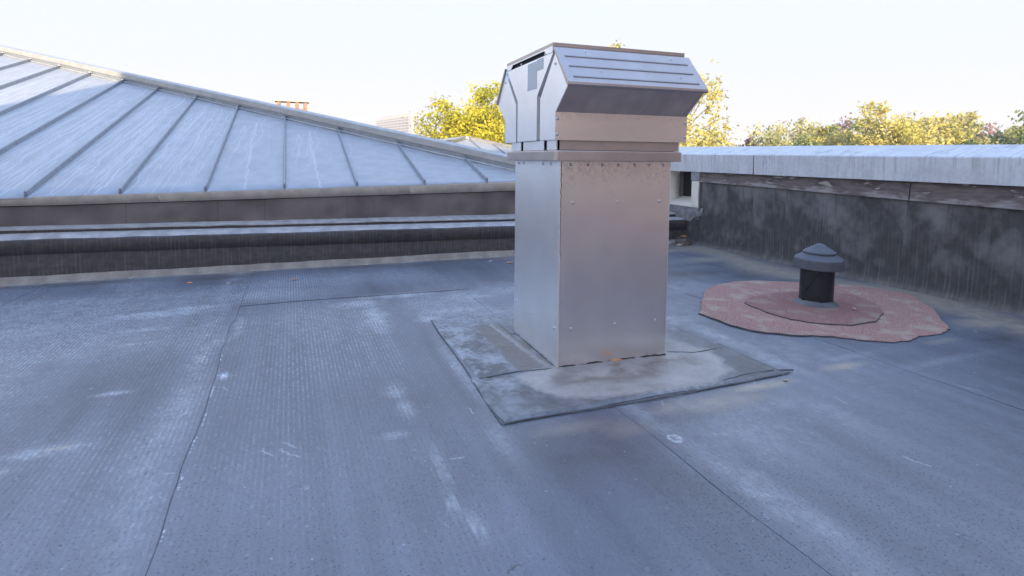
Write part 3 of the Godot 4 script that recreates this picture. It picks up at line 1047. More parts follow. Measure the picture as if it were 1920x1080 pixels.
func steel_vent() -> void:
	var t := thing("roof_vent", "square galvanised steel ventilation shaft with hooded louvre cap on the flat roof", "roof vent", Vector3(0.3665, 0, -4.3577), 0.3438)
	var W := 0.998
	var D := 0.996
	var H := 1.645
	var core := obj("shaft_core", box_mesh(Vector3(0.006, 0.01, -D + 0.006), Vector3(W - 0.006, H, -0.006)), M.steel_dull, t)
	core.name = "shaft_core"
	var front := obj("front_panel", panel(V(0.004, 0.008, 0.002), Vector3(W - 0.008, 0, 0), Vector3(0, H - 0.009, 0), 0.005, Vector2.ZERO, Vector2.ONE, 0.005), M.steel_front, t)
	var left := obj("side_panel", panel(V(0.002, 0.008, D - 0.004), Vector3(0, 0, D - 0.008), Vector3(0, H - 0.009, 0), 0.005, Vector2.ZERO, Vector2.ONE, 0.005), M.steel, t)
	obj("side_panel", panel(V(W - 0.002, 0.03, 0.004), Vector3(0, 0, -D + 0.008), Vector3(0, H - 0.031, 0), 0.005), M.steel, t)
	obj("back_panel", panel(V(W - 0.004, 0.03, D - 0.002), Vector3(-W + 0.008, 0, 0), Vector3(0, H - 0.031, 0), 0.005), M.steel, t)
	# folded corner with a ragged bead of mastic
	obj("corner_trim", box_mesh(V(-0.005, 0.008, 0.012), V(0.006, H - 0.002, -0.005)), M.steel, t)
	var st := begin(true)
	var path := PackedVector3Array()
	for k in 46:
		path.append(V(0.0075 + rng.randfn() * 0.0016, 0.9 + 0.74 * k / 45.0, -0.0045))
	tube(st, path, 0.0022, 0.0034, 5)
	obj("mastic_bead", done(st), M.sealant, front)
	st = begin(true)
	path = PackedVector3Array()
	for k in 40:
		path.append(V(-0.002 + 1.0 * k / 39.0, 0.020 + rng.randfn() * 0.003 + 0.004 * sin(k * 0.6), -0.004 + rng.randfn() * 0.002))
	tube(st, path, 0.004, 0.006, 6)
	obj("base_sealant", done(st), M.sealant, t)
	st = begin(true)
	path = PackedVector3Array()
	for k in 40:
		path.append(V(-0.006, 0.018 + rng.randfn() * 0.002, 0.0 + 0.99 * k / 39.0))
	tube(st, path, 0.006, 0.005, 6)
	obj("base_sealant", done(st), M.mastic, t)
	# rivets
	var rv := dome(0.0105, 0.009)
	for p in [[0.112, 1.316], [0.505, 1.317], [0.895, 1.318], [0.112, 0.321], [0.504, 0.323], [0.888, 0.324]]:
		var o := obj("rivet", rv, M.screw, front, V(p[0], p[1], -0.003))
		o.rotation = Vector3(PI / 2, 0, 0)
	for x in [0.085, 0.235, 0.36, 0.5, 0.65, 0.79, 0.92]:
		var o := obj("rivet", rv, M.screw, front, V(x, 1.612, -0.003))
		o.rotation = Vector3(PI / 2, 0, 0)
	for p in [[0.945, 0.326], [0.513, 0.318], [0.06, 0.32], [0.9, 1.615], [0.77, 1.615], [0.33, 1.615], [0.17, 1.615]]:
		var o := obj("rivet", rv, M.screw, left, V(-0.003, p[1], p[0]))
		o.rotation = Vector3(0, 0, PI / 2)
	# collar
	obj("collar", ring_band(Vector2(-0.0715, -0.0715), Vector2(W + 0.0715, D + 0.0715), 0.045, [[-0.075, 1.641], [-0.004, 1.641], [0.0, 1.645], [0.0, 1.712], [-0.003, 1.719], [-0.012, 1.722], [-0.3, 1.724], [-0.44, 1.724]]), M.steel_hood, t)
	# neck: a dark throat with plates and gaps
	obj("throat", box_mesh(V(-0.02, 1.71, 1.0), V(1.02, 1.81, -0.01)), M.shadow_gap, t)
	obj("cap_core", box_mesh(V(-0.052, 1.812, 1.0), V(1.052, 2.44, 0.0)), M.steel_dull, t)
	obj("neck_plate", panel(V(-0.03, 1.725, -0.045), Vector3(1.06, 0, 0), Vector3(0, 0.085, 0), 0.004, Vector2(0, 0.86), Vector2(1, 0.93)), M.steel_hood, t)
	for s in [[-0.04, 0.135], [0.195, 0.655], [0.712, 0.955]]:
		obj("neck_plate", box_mesh(V(-0.055, 1.725, s[1]), V(-0.045, 1.80, s[0])), M.steel, t)
		obj("neck_plate", box_mesh(V(1.035, 1.725, s[1]), V(1.045, 1.80, s[0])), M.steel, t)
	# middle body with flared flanks
	var x0 := -0.08
	var x1 := 1.08
	obj("cap_body", poly_mesh([V(x0, 1.803, 0.292), V(x0, 2.155, 0.292), V(x0, 2.449, -0.02), V(x0, 2.449, 1.02), V(x0, 2.155, 0.738), V(x0, 1.803, 0.738)], Vector3(x1 - x0, 0, 0)), M.steel, t)
	# the two hoods
	for side in 2:
		var Z := func(z: float) -> float: return z if side == 0 else 1.0 - z
		var hood := obj("hood", poly_mesh([V(x0, 1.80, Z.call(0.222)), V(x0, 1.80, Z.call(-0.076)), V(x0, 2.006, Z.call(-0.076)), V(x0, 2.178, Z.call(-0.288)), V(x0, 2.192, Z.call(-0.29)), V(x0, 2.478, Z.call(-0.062)), V(x0, 2.425, Z.call(-0.05)), V(x0, 2.128, Z.call(0.222))], Vector3(x1 - x0, 0, 0)), M.steel, t)
		var sgn := 1.0 if side == 0 else -1.0
		# apron plate and dark soffit lie just proud of the channel
		var pa := V(x0 - 0.002, 1.797, Z.call(-0.078))
		if side == 0:
			obj("hood_apron", panel(pa, Vector3(x1 - x0 + 0.004, 0, 0), Vector3(0, 0.207, 0), 0.004, Vector2(0, 0.62), Vector2(1, 0.985)), M.steel_front, hood)
		else:
			obj("hood_apron", panel(V(x1 + 0.002, 1.797, Z.call(-0.078)), Vector3(-x1 + x0 - 0.004, 0, 0), Vector3(0, 0.207, 0), 0.004), M.steel, hood)
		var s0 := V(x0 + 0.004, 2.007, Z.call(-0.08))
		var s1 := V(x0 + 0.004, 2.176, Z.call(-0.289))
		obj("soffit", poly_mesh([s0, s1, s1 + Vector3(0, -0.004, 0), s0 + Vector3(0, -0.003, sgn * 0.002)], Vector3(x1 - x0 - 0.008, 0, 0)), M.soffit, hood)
		# the ribbed weather plate with a rounded lower lip
		var lo := Vector2(-0.300, 2.190)
		var hi := Vector2(-0.043, 2.474)
		var d := (hi - lo).normalized()
		var nn := Vector2(-d.y, d.x)
		var prof := [lo + nn * 0.0 + Vector2(0.0, -0.020), lo + Vector2(-0.010, -0.018), lo + Vector2(-0.017, -0.008), lo + nn * 0.016 + Vector2(-0.003, -0.002), lo + nn * 0.018 + d * 0.012, hi + nn * 0.018 - d * 0.01, hi + nn * 0.012, hi]
		var pts := []
		for q in prof:
			pts.append(V(x0 - 0.012, q.y, Z.call(q.x)))
		var plate := obj("weather_plate", poly_mesh(pts, Vector3(x1 - x0 + 0.026, 0, 0)), M.steel_hood, hood)
		for f in [0.275, 0.565, 0.865]:
			var c: Vector2 = hi.lerp(lo, f) + nn * 0.018
			var rib := []
			for q in [[-0.010, 0.0], [-0.006, 0.006], [0.003, 0.007], [0.006, 0.0]]:
				var e: Vector2 = c + d * q[0] + nn * q[1]
				rib.append(V(x0 + 0.045, e.y, Z.call(e.x)))
			obj("rib", poly_mesh(rib, Vector3(x1 - x0 - 0.09, 0, 0)), M.steel_dull, plate)
		for q in [[0.155, 0.09], [0.905, 0.12], [0.215, 0.66], [0.9, 0.69]]:
			var c: Vector2 = hi.lerp(lo, q[1]) + nn * 0.018
			var o := obj("rivet", rv, M.screw, plate, V(q[0], c.y, Z.call(c.x)))
			o.rotation = Vector3(sgn * atan2(-nn.x, nn.y), 0, 0)
		for q in [[-0.066, 1.955], [-0.066, 1.84], [1.066, 1.955], [1.066, 1.84]]:
			var o := obj("rivet", rv, M.screw, hood, V(q[0], q[1], Z.call(-0.082)))
			o.rotation = Vector3(sgn * PI / 2, 0, 0)
		var sc := obj("rivet", rv, M.screw, hood, V(x0, 2.36, Z.call(-0.066)))
		sc.rotation = Vector3(0, 0, PI / 2)
		if side == 0:
			for q in [[0.155, -0.2, 2.105], [0.94, -0.2, 2.105]]:
				pass
	# lid: a shallow tray with a cut-out on each flank
	var lid := obj("lid", box_mesh(V(-0.083, 2.497, 1.022), V(1.081, 2.521, -0.024)), M.steel_hood, t)
	obj("lid_edge", box_mesh(V(-0.0825, 2.452, -0.014), V(1.0805, 2.4965, -0.0235)), M.steel_dull, lid)
	obj("lid_edge", box_mesh(V(-0.0825, 2.452, 1.0215), V(1.0805, 2.4965, 1.012)), M.steel, lid)
	for sx in [-0.0825, 1.0745]:
		obj("lid_edge", poly_mesh([V(sx, 2.4965, -0.013), V(sx, 2.452, -0.013), V(sx, 2.452, 0.105), V(sx, 2.486, 0.15), V(sx, 2.486, 0.87), V(sx, 2.452, 0.92), V(sx, 2.452, 1.011), V(sx, 2.4965, 1.011)], Vector3(0.006, 0, 0)), M.steel, lid)
	obj("lid_gap", box_mesh(V(-0.06, 2.4495, 0.98), V(1.06, 2.4965, 0.02)), M.shadow_gap, lid)
	for z in [0.172, 0.70]:
		var o := obj("rivet", rv, M.screw, lid, V(-0.062, 2.468, z))
		o.rotation = Vector3(0, 0, PI / 2)
	obj("sticker", box_mesh(V(-0.0815, 2.217, 0.50), V(-0.0795, 2.434, 0.296)), M.sticker, t)
	obj("sticker", box_mesh(V(-0.0812, 2.353, 0.2955), V(-0.0795, 2.441, 0.162)), M.sticker, t)

# ---------------------------------------------------------------- vent pipe and its felt collar
func felt_disc(pts: Array, o: Vector2, y0: float, y1: float, called: String, label: String) -> void:
	var poly := PackedVector2Array()
	var n := noise(3.0, 2, 15)
	for k in pts.size():
		var a: Vector2 = pts[k]
		var b: Vector2 = pts[(k + 1) % pts.size()]
		for s in 5:
			var p := a.lerp(b, s / 5.0)
			poly.append(p + Vector2(n.get_noise_2d(p.x * 3, p.y * 3), n.get_noise_2d(p.x * 3 + 40, p.y * 3)) * 0.02)
	var top := PackedVector3Array()
	for p in poly:
		top.append(Vector3(p.x - o.x, y0, -(p.y - o.y)))
	var st := begin()
	prism(st, top, Vector3(0, y1 - y0, 0))
	var t := obj(called, done(st), M.granules if y0 < 0.01 else M.granules_top, self, world(o.x, o.y))
	t.rotation.y = TH
	tag(t, label, "felt patch")
	# dark cut edge
	st = begin()
	for k in poly.size():
		var a := poly[k]
		var b := poly[(k + 1) % poly.size()]
		var n2 := Vector2(b.y - a.y, a.x - b.x).normalized() * 0.004
		if n2.dot(a - o) < 0: n2 = -n2
		var A := Vector3(a.x - o.x + n2.x, y0, -(a.y - o.y + n2.y))
		var B := Vector3(b.x - o.x + n2.x, y0, -(b.y - o.y + n2.y))
		var up := Vector3(0, y1 - y0 - 0.002, 0)
		quad(st, A, B, B + up, A + up)
		quad(st, A + up, B + up, top[(k + 1) % poly.size()] + up, top[k] + up)
	obj("cut_edge", done(st), M.tar, t)

func vent_pipe() -> void:
	var o := Vector2(5.611, 4.724)
	felt_disc([Vector2(4.089, 4.865), Vector2(4.456, 5.299), Vector2(4.877, 5.727), Vector2(5.243, 5.924), Vector2(5.652, 6.027), Vector2(5.96, 5.957), Vector2(6.405, 5.696), Vector2(6.772, 5.464), Vector2(7.05, 5.111), Vector2(7.2, 4.727), Vector2(6.71, 4.126), Vector2(6.056, 3.568), Vector2(5.798, 3.478), Vector2(5.49, 3.501), Vector2(5.287, 3.439), Vector2(5.077, 3.467), Vector2(4.869, 3.622), Vector2(4.733, 3.789), Vector2(4.458, 3.905), Vector2(4.177, 4.147), Vector2(4.086, 4.405)], o, 0.0, 0.016, "felt_patch", "large many-sided red granule felt sheet lying on the grey roof under the black pipe")
	felt_disc([Vector2(4.83, 5.012), Vector2(4.771, 4.6), Vector2(4.80, 4.305), Vector2(4.95, 4.098), Vector2(5.2, 3.961), Vector2(5.545, 3.963), Vector2(5.974, 4.175), Vector2(6.281, 4.502), Vector2(6.406, 4.868), Vector2(6.35, 5.079), Vector2(5.942, 5.237), Vector2(5.444, 5.262), Vector2(5.08, 5.19)], o, 0.0165, 0.030, "felt_patch", "smaller red granule felt disc on top of the larger one, ringing the black pipe")
	var t := thing("vent_pipe", "short black plastic vent pipe with stepped grey conical cap on red felt", "vent pipe", world(o.x, o.y, 0.03), TH)
	obj("pipe", lathe([Vector2(0.178, 0.0), Vector2(0.177, 0.42), Vector2(0.172, 0.425), Vector2(0.165, 0.42)], 56), M.pipe, t)
	obj("mastic_ring", lathe([Vector2(0.235, 0.001), Vector2(0.215, 0.012), Vector2(0.192, 0.03), Vector2(0.1775, 0.05)], 48, 0.025), M.mastic, t)
	var cap := obj("cap", lathe([Vector2(0.17, 0.42), Vector2(0.24, 0.416), Vector2(0.262, 0.42), Vector2(0.264, 0.426), Vector2(0.256, 0.518), Vector2(0.251, 0.528), Vector2(0.242, 0.535), Vector2(0.178, 0.575), Vector2(0.168, 0.578), Vector2(0.168, 0.586), Vector2(0.174, 0.592), Vector2(0.172, 0.602), Vector2(0.165, 0.608), Vector2(0.04, 0.684), Vector2(0.018, 0.692), Vector2(0.0, 0.694)], 64), M.plastic, t)
	cap.rotation.x = 0.03
	var st := begin(true)
	for k in 4:   # torn tar drips and flakes on the pipe
		var path := PackedVector3Array()
		var a := 2.2 + k * 0.25
		for s in 7:
			a += rng.randf_range(-0.02, 0.09)
			path.append(Vector3(cos(a) * 0.181, 0.38 - 0.03 * k * 2.0 - 0.012 * s + rng.randfn() * 0.006, sin(a) * 0.181))
		tube(st, path, 0.007, 0.002, 5)
	obj("tar_drip", done(st), M.sealant, t)

# ---------------------------------------------------------------- parapet on the right
func parapet() -> void:
	var o := Vector3(7.45, 0, 0)
	var t := thing("parapet_wall", "dark felt-clad parapet wall with pale coping along the right side of the roof", "wall", world(7.45, 0), TH)
	var Q := func(u: float, v: float, y: float) -> Vector3: return Vector3(u - 7.45, y, -v)
	# core in pieces round the opening
	obj("wall_core", box_mesh(Q.call(7.47, 8.99, -0.4), Q.call(7.95, -0.98, 1.42)), M.concrete, t)
	obj("wall_core", box_mesh(Q.call(7.47, 10.6, -0.4), Q.call(7.95, 8.995, 0.72)), M.concrete, t)
	obj("wall_core", box_mesh(Q.call(7.47, 10.8, 0.725), Q.call(7.95, 10.02, 1.46)), M.concrete, t)
	# felt upstand, with a wavy face
	var n := noise(0.6, 3, 27)
	var rows := []
	var uvs := []
	var cuts := [8.985, 7.62, 6.28, 4.99, 4.02, 2.9, 1.6, 0.3, -0.98]
	for c in cuts.size() - 1:
		rows = []
		uvs = []
		var va: float = cuts[c]
		var vb: float = cuts[c + 1] - 0.05
		var m := int((va - vb) / 0.07)
		for j in 17:
			var y := 1.26 * j / 16.0
			var row := PackedVector3Array()
			var uv := PackedVector2Array()
			for i in m + 1:
				var v := lerpf(va, vb, float(i) / m)
				var off := n.get_noise_2d(v * 4.0, y * 4.0) * 0.014 + 0.05 * exp(-y / 0.05) + 0.007 * (1.0 - float(i) / m)
				if i == 0: off += 0.004 * n.get_noise_1d(y * 20.0 + c * 31.0) - 0.002
				row.append(Q.call(7.446 - off, v + (0.012 * n.get_noise_1d(y * 6.0 + c * 17.0) if i == 0 else 0.0), y))
				uv.append(Vector2((v - 2.5) / 7.0 + c * 0.37, y / 1.26))
			rows.append(row)
			uvs.append(uv)
		obj("felt_upstand", sheet(rows, uvs), M.parapet_felt, t)
	# lower stretch below the opening, silted
	rows = []
	uvs = []
	for j in 9:
		var y := 0.5 * j / 8.0
		var row := PackedVector3Array()
		var uv := PackedVector2Array()
		for i in 15:
			var v := 10.4 - i * 0.1
			row.append(Q.call(7.452 - 0.05 * exp(-y / 0.05), v, y))
			uv.append(Vector2((v - 2.5) / 7.0, y / 1.26))
		rows.append(row)
		uvs.append(uv)
	obj("felt_upstand", sheet(rows, uvs), M.parapet_felt, t)
	var st := begin(true)   # rough mortar under the opening
	rows = []
	uvs = []
	for j in 10:
		var row := PackedVector3Array()
		var uv := PackedVector2Array()
		for i in 24:
			var v := 10.3 - i * 0.062
			var low := 0.45 + 0.06 * n.get_noise_1d(v * 14.0) + 0.16 * clampf((9.25 - v) / 0.35, 0.0, 1.0)
			var y := lerpf(low, 0.735 + 0.02 * n.get_noise_1d(v * 20.0 + 9.0), j / 9.0)
			row.append(Q.call(7.44 - 0.012 * sin(PI * j / 9.0) + n.get_noise_2d(v * 15.0, y * 15.0) * 0.012, v, y))
			uv.append(Vector2(v, y))
		rows.append(row)
		uvs.append(uv)
	obj("mortar_fillet", sheet(rows, uvs), M.mortar, t)
	# the scupper
	var sc := obj("scupper_opening", box_mesh(Q.call(7.86, 10.02, 0.73), Q.call(7.9, 9.2, 1.46)), M.shadow_gap, t)
	obj("sill", poly_mesh([Q.call(7.425, 10.06, 0.735), Q.call(7.425, 10.06, 0.765), Q.call(7.84, 10.06, 0.90), Q.call(7.86, 10.06, 0.735)], Q.call(7.45, 8.985, 0) - Q.call(7.45, 10.06, 0)), M.cream, sc)
	st = begin(true)   # rounded far reveal
	rows = []
	uvs = []
	for j in 8:
		var row := PackedVector3Array()
		var uv := PackedVector2Array()
		for i in 10:
			var s := i / 9.0
			var u := 7.43 + 0.42 * s
			var v := 10.0 - 0.07 * sin(PI * clampf(s * 1.1, 0, 1)) + 0.08 * s * s - 0.01 * sin(j * 1.7)
			row.append(Q.call(u, v, 0.75 + 0.71 * j / 7.0))
			uv.append(Vector2(s, j / 7.0))
		rows.append(row)
		uvs.append(uv)
	obj("reveal", sheet(rows, uvs), M.cream, sc)
	obj("reveal", poly_mesh([Q.call(7.424, 9.215, 0.772), Q.call(7.424, 9.0, 0.772), Q.call(7.424, 9.012, 1.0), Q.call(7.424, 8.996, 1.25), Q.call(7.424, 9.215, 1.255)], Vector3(0.43, 0, 0)), M.cream, sc)
	obj("reveal", box_mesh(Q.call(7.42, 9.235, 1.262), Q.call(7.85, 8.99, 1.43)), M.zinc_dark, sc)
	st = begin(true)   # mastic down the edge of the felt
	var path := PackedVector3Array()
	for k in 14:
		path.append(Q.call(7.428, 8.965 + 0.008 * n.get_noise_1d(k * 3.0), 0.68 + 0.6 * k / 13.0))
	tube(st, path, 0.02, 0.014, 6)
	obj("mastic_bead", done(st), M.mastic, t)
	# weathered cover strip in lengths
	for s in [[8.99, 7.95, 1.243, 1.232], [7.945, 4.945, 1.232, 1.168], [4.93, 2.2, 1.166, 1.125], [2.19, -0.98, 1.125, 1.08]]:
		st = begin()
		var a0: Vector3 = Q.call(7.405, s[0], s[2])
		var b0: Vector3 = Q.call(7.405, s[1], s[3])
		var a1: Vector3 = Q.call(7.425, s[0], 1.45)
		var b1: Vector3 = Q.call(7.425, s[1], 1.45)
		var ua: float = (9.0 - s[0]) / 6.0
		var ub: float = (9.0 - s[1]) / 6.0
		for q in [[a0, Vector2(ua, 0)], [b1, Vector2(ub, 1)], [b0, Vector2(ub, 0)], [a0, Vector2(ua, 0)], [a1, Vector2(ua, 1)], [b1, Vector2(ub, 1)]]:
			st.set_uv(q[1])
			st.add_vertex(q[0])
		var inn := Vector3(0.03, 0.0, 0)
		for q in [[a0, 0], [b0, 0], [b0 + inn, 0], [a0, 0], [b0 + inn, 0], [a0 + inn, 0], [b0, 0], [b1, 0], [b1 + inn, 0], [b0, 0], [b1 + inn, 0], [b0 + inn, 0]]:
			st.set_uv(Vector2(ua, 0))
			st.add_vertex(q[0])
		obj("cover_strip", done(st), M.strip, t)
	# coping in lengths, tilted to the roof
	var top := func(v: float) -> float: return 1.675 + 0.0115 * v
	var outer := func(v: float) -> float: return 1.815 + 0.0135 * v
	var low := func(v: float) -> float: return 1.387 + 0.0055 * v
	for s in [[11.0, 7.555, 0.0], [7.56, 2.6, 0.004], [2.61, -0.98, 0.0]]:
		st = begin()
		var e: float = s[2]
		var pr := []
		for v in [s[0], s[1]]:
			pr.append([Q.call(7.385 - e, v, low.call(v) - e * 0.5), Q.call(7.378 - e, v, top.call(v) - 0.012), Q.call(7.386 - e, v, top.call(v) + e), Q.call(7.90 + e, v, outer.call(v) + e), Q.call(7.97 + e, v, outer.call(v) - 0.01), Q.call(7.97 + e, v, outer.call(v) - 0.35), Q.call(7.40, v, low.call(v) - e * 0.5)])
		var tv := [0.30, 0.56, 0.58, 0.97, 0.99, 0.2, 0.3]
		var steps := 1
		for k in 7:
			var k1 := (k + 1) % 7
			for q in [[0, k], [1, k1], [1, k], [0, k], [0, k1], [1, k1]]:
				st.set_uv(Vector2((9.0 - s[q[0]]) / 5.2, tv[q[1]]))
				st.add_vertex(pr[q[0]][q[1]])
		for e2 in 2:
			for k in range(1, 6):
				for q in ([0, k, k + 1] if e2 == 0 else [0, k + 1, k]):
					st.set_uv(Vector2((9.0 - s[e2]) / 5.2, tv[q]))
					st.add_vertex(pr[e2][q])
		obj("coping", done(st), M.coping, t)
	obj("coping_joint", box_mesh(Q.call(7.374, 7.575, 1.43), Q.call(7.385, 7.567, 1.76)), M.shadow_gap, t)

# ---------------------------------------------------------------- low wall and zinc roof beyond
# profile at three places: [face v, cant top y, seam y, ledge1 outer y, ledge1 inner v,y, riser y, ledge2 inner v,y, wall top y, board v, board top y, eave v, eave y]
var SEC := [
	[-3.0, 9.02, 0.11, 0.375, 0.562, 9.20, 0.635, 0.69, 9.29, 0.715, 0.985, 9.245, 1.072, 9.21, 1.105],
	[3.55, 9.03, 0.115, 0.305, 0.508, 9.52, 0.535, 0.595, 9.79, 0.635, 1.065, 9.745, 1.185, 9.74, 1.238],
	[7.44, 9.36, 0.10, 0.27, 0.47, 9.72, 0.49, 0.56, 10.08, 0.61, 1.10, 10.03, 1.24, 10.03, 1.3]]

func sec(u: float) -> Array:
	var k := 0 if u < 3.55 else 1
	var s := clampf((u - SEC[k][0]) / (SEC[k + 1][0] - SEC[k][0]), 0.0, 1.0)
	var out := []
	for i in SEC[0].size():
		out.append(lerpf(SEC[k][i], SEC[k + 1][i], s))
	return out

func swept(called: String, m: Material, u0: float, u1: float, parent: Node, f: Callable, step := 0.12, tex_len := 7.0) -> MeshInstance3D:
	var n := maxi(1, int(ceil((u1 - u0) / step)))
	var rows := []
	var uvs := []
	for i in n + 1:
		var u := lerpf(u0, u1, float(i) / n)
		var pts: Array = f.call(u)
		if rows.is_empty():
			for p in pts:
				rows.append(PackedVector3Array())
				uvs.append(PackedVector2Array())
		for j in pts.size():
			rows[j].append(Vector3(u, pts[j].y, -pts[j].x))
			uvs[j].append(Vector2((u + 3.6) / tex_len, pts[j].y / 0.62))
	return obj(called, sheet(rows, uvs, false, pts_smooth(rows.size())), m, parent)

func pts_smooth(n: int) -> bool:
	return n > 4

func far_wall() -> void:
	var t := thing("upstand_wall", "stepped dark bitumen-clad low wall below the zinc roof at the far side", "wall", Vector3.ZERO, TH)
	var n := noise(0.35, 4, 29)
	var U0 := -13.5
	var U1 := 7.44
	var w := func(u: float, k: float, a: float) -> float: return n.get_noise_2d(u * 3.0, k * 20.0) * a
	swept("cant_strip", M.silt_felt, U0, U1, t, func(u):
		var s := sec(u)
		return [Vector2(s[1] - 0.115 + w.call(u, 1.0, 0.012), 0.002), Vector2(s[1] - 0.06, 0.028 + w.call(u, 2.0, 0.01)), Vector2(s[1] - 0.008, s[2] - 0.02 + w.call(u, 3.0, 0.01))])
	swept("base_flashing", M.far_felt, U0, U1, t, func(u):
		var s := sec(u)
		return [Vector2(s[1] - 0.006, 0.03), Vector2(s[1] - 0.012 + w.call(u, 4.0, 0.012), 0.5 * s[3]), Vector2(s[1] + w.call(u, 5.0, 0.01), s[3] + 0.05)])
	swept("lap_strip", M.far_felt, U0, U1, t, func(u):
		var s := sec(u)
		return [Vector2(s[1], s[3] + 0.002), Vector2(s[1] - 0.016, s[3] + w.call(u, 6.0, 0.006)), Vector2(s[1] - 0.018 + w.call(u, 7.0, 0.014), s[4] - 0.02 + w.call(u, 8.0, 0.01)), Vector2(s[1] - 0.008, s[4] - 0.004 + w.call(u, 8.0, 0.012)), Vector2(s[1] + 0.012, s[4] + w.call(u, 8.0, 0.012))])
	swept("ledge", M.ledge_felt, U0, U1, t, func(u):
		var s := sec(u)
		return [Vector2(s[1] + 0.01, s[4] + w.call(u, 8.0, 0.012)), Vector2(lerpf(s[1], s[5], 0.5), lerpf(s[4], s[6], 0.5) + 0.012 + w.call(u, 9.0, 0.012)), Vector2(s[5] + 0.02, s[6])])
	swept("step_riser", M.far_felt, U0, U1, t, func(u):
		var s := sec(u)
		return [Vector2(s[5] + w.call(u, 10.0, 0.008), s[6] - 0.02), Vector2(s[5] - 0.006 + w.call(u, 11.0, 0.012), s[7] - 0.012 + w.call(u, 12.0, 0.012))])
	swept("ledge", M.ledge_felt, U0, U1, t, func(u):
		var s := sec(u)
		return [Vector2(s[5] - 0.02, s[7] - 0.022 + w.call(u, 12.0, 0.012)), Vector2(s[5] - 0.022, s[7] - 0.004 + w.call(u, 12.0, 0.012)), Vector2(s[5], s[7] + 0.004 + w.call(u, 12.0, 0.012)), Vector2(s[8] + 0.01, s[9] + w.call(u, 13.0, 0.006))])
	# cement slabs with open joints
	var joints := [-13.5, -11.8, -10.2, -8.6, -7.0, -5.5, -4.3, -3.2, -2.16, -1.02, -0.38, 0.85, 1.28, 2.55, 3.6, 4.8, 6.0, 7.44]
	for k in joints.size() - 1:
		var tilt := rng.randf_range(-0.004, 0.004)
		swept("wall_slab", M.slab, joints[k] + 0.0015, joints[k + 1] - 0.0015, t, func(u):
			var s := sec(u)
			return [Vector2(s[8] + tilt, s[9] - 0.02), Vector2(s[8] + tilt, s[10] - 0.012), Vector2(s[8] + 0.03, s[10] - 0.010)], 0.4)
	swept("wall_backing", M.shadow_gap, U0, U1, t, func(u):
		var s := sec(u)
		return [Vector2(s[8] + 0.012, s[9] - 0.05), Vector2(s[8] + 0.012, s[10] + 0.03)])
	var boards := [-13.5, -9.0, -5.2, -1.75, 1.9, 5.05]
	for k in boards.size() - 1:
		swept("eave_board", M.board, boards[k], boards[k + 1] - 0.004, t, func(u):
			var s := sec(u)
			return [Vector2(s[8] + 0.02, s[10] + 0.004), Vector2(s[11] + 0.02, s[10]), Vector2(s[11] + 0.018, s[10] + 0.022), Vector2(s[11], s[10] + 0.024), Vector2(s[11], s[12] + 0.03)], 0.4)

const ROOF_T := 0.2711
func roof_y(v: float) -> float:
	return 1.2 + (v - 9.6) * ROOF_T
func eave_v(u: float) -> float:
	return 9.487 + 0.0765 * (u + 0.05) if u > -3.4 else 9.231 + 0.02 * (u + 3.4)
func hip_v(u: float) -> float:
	return 14.785 - u

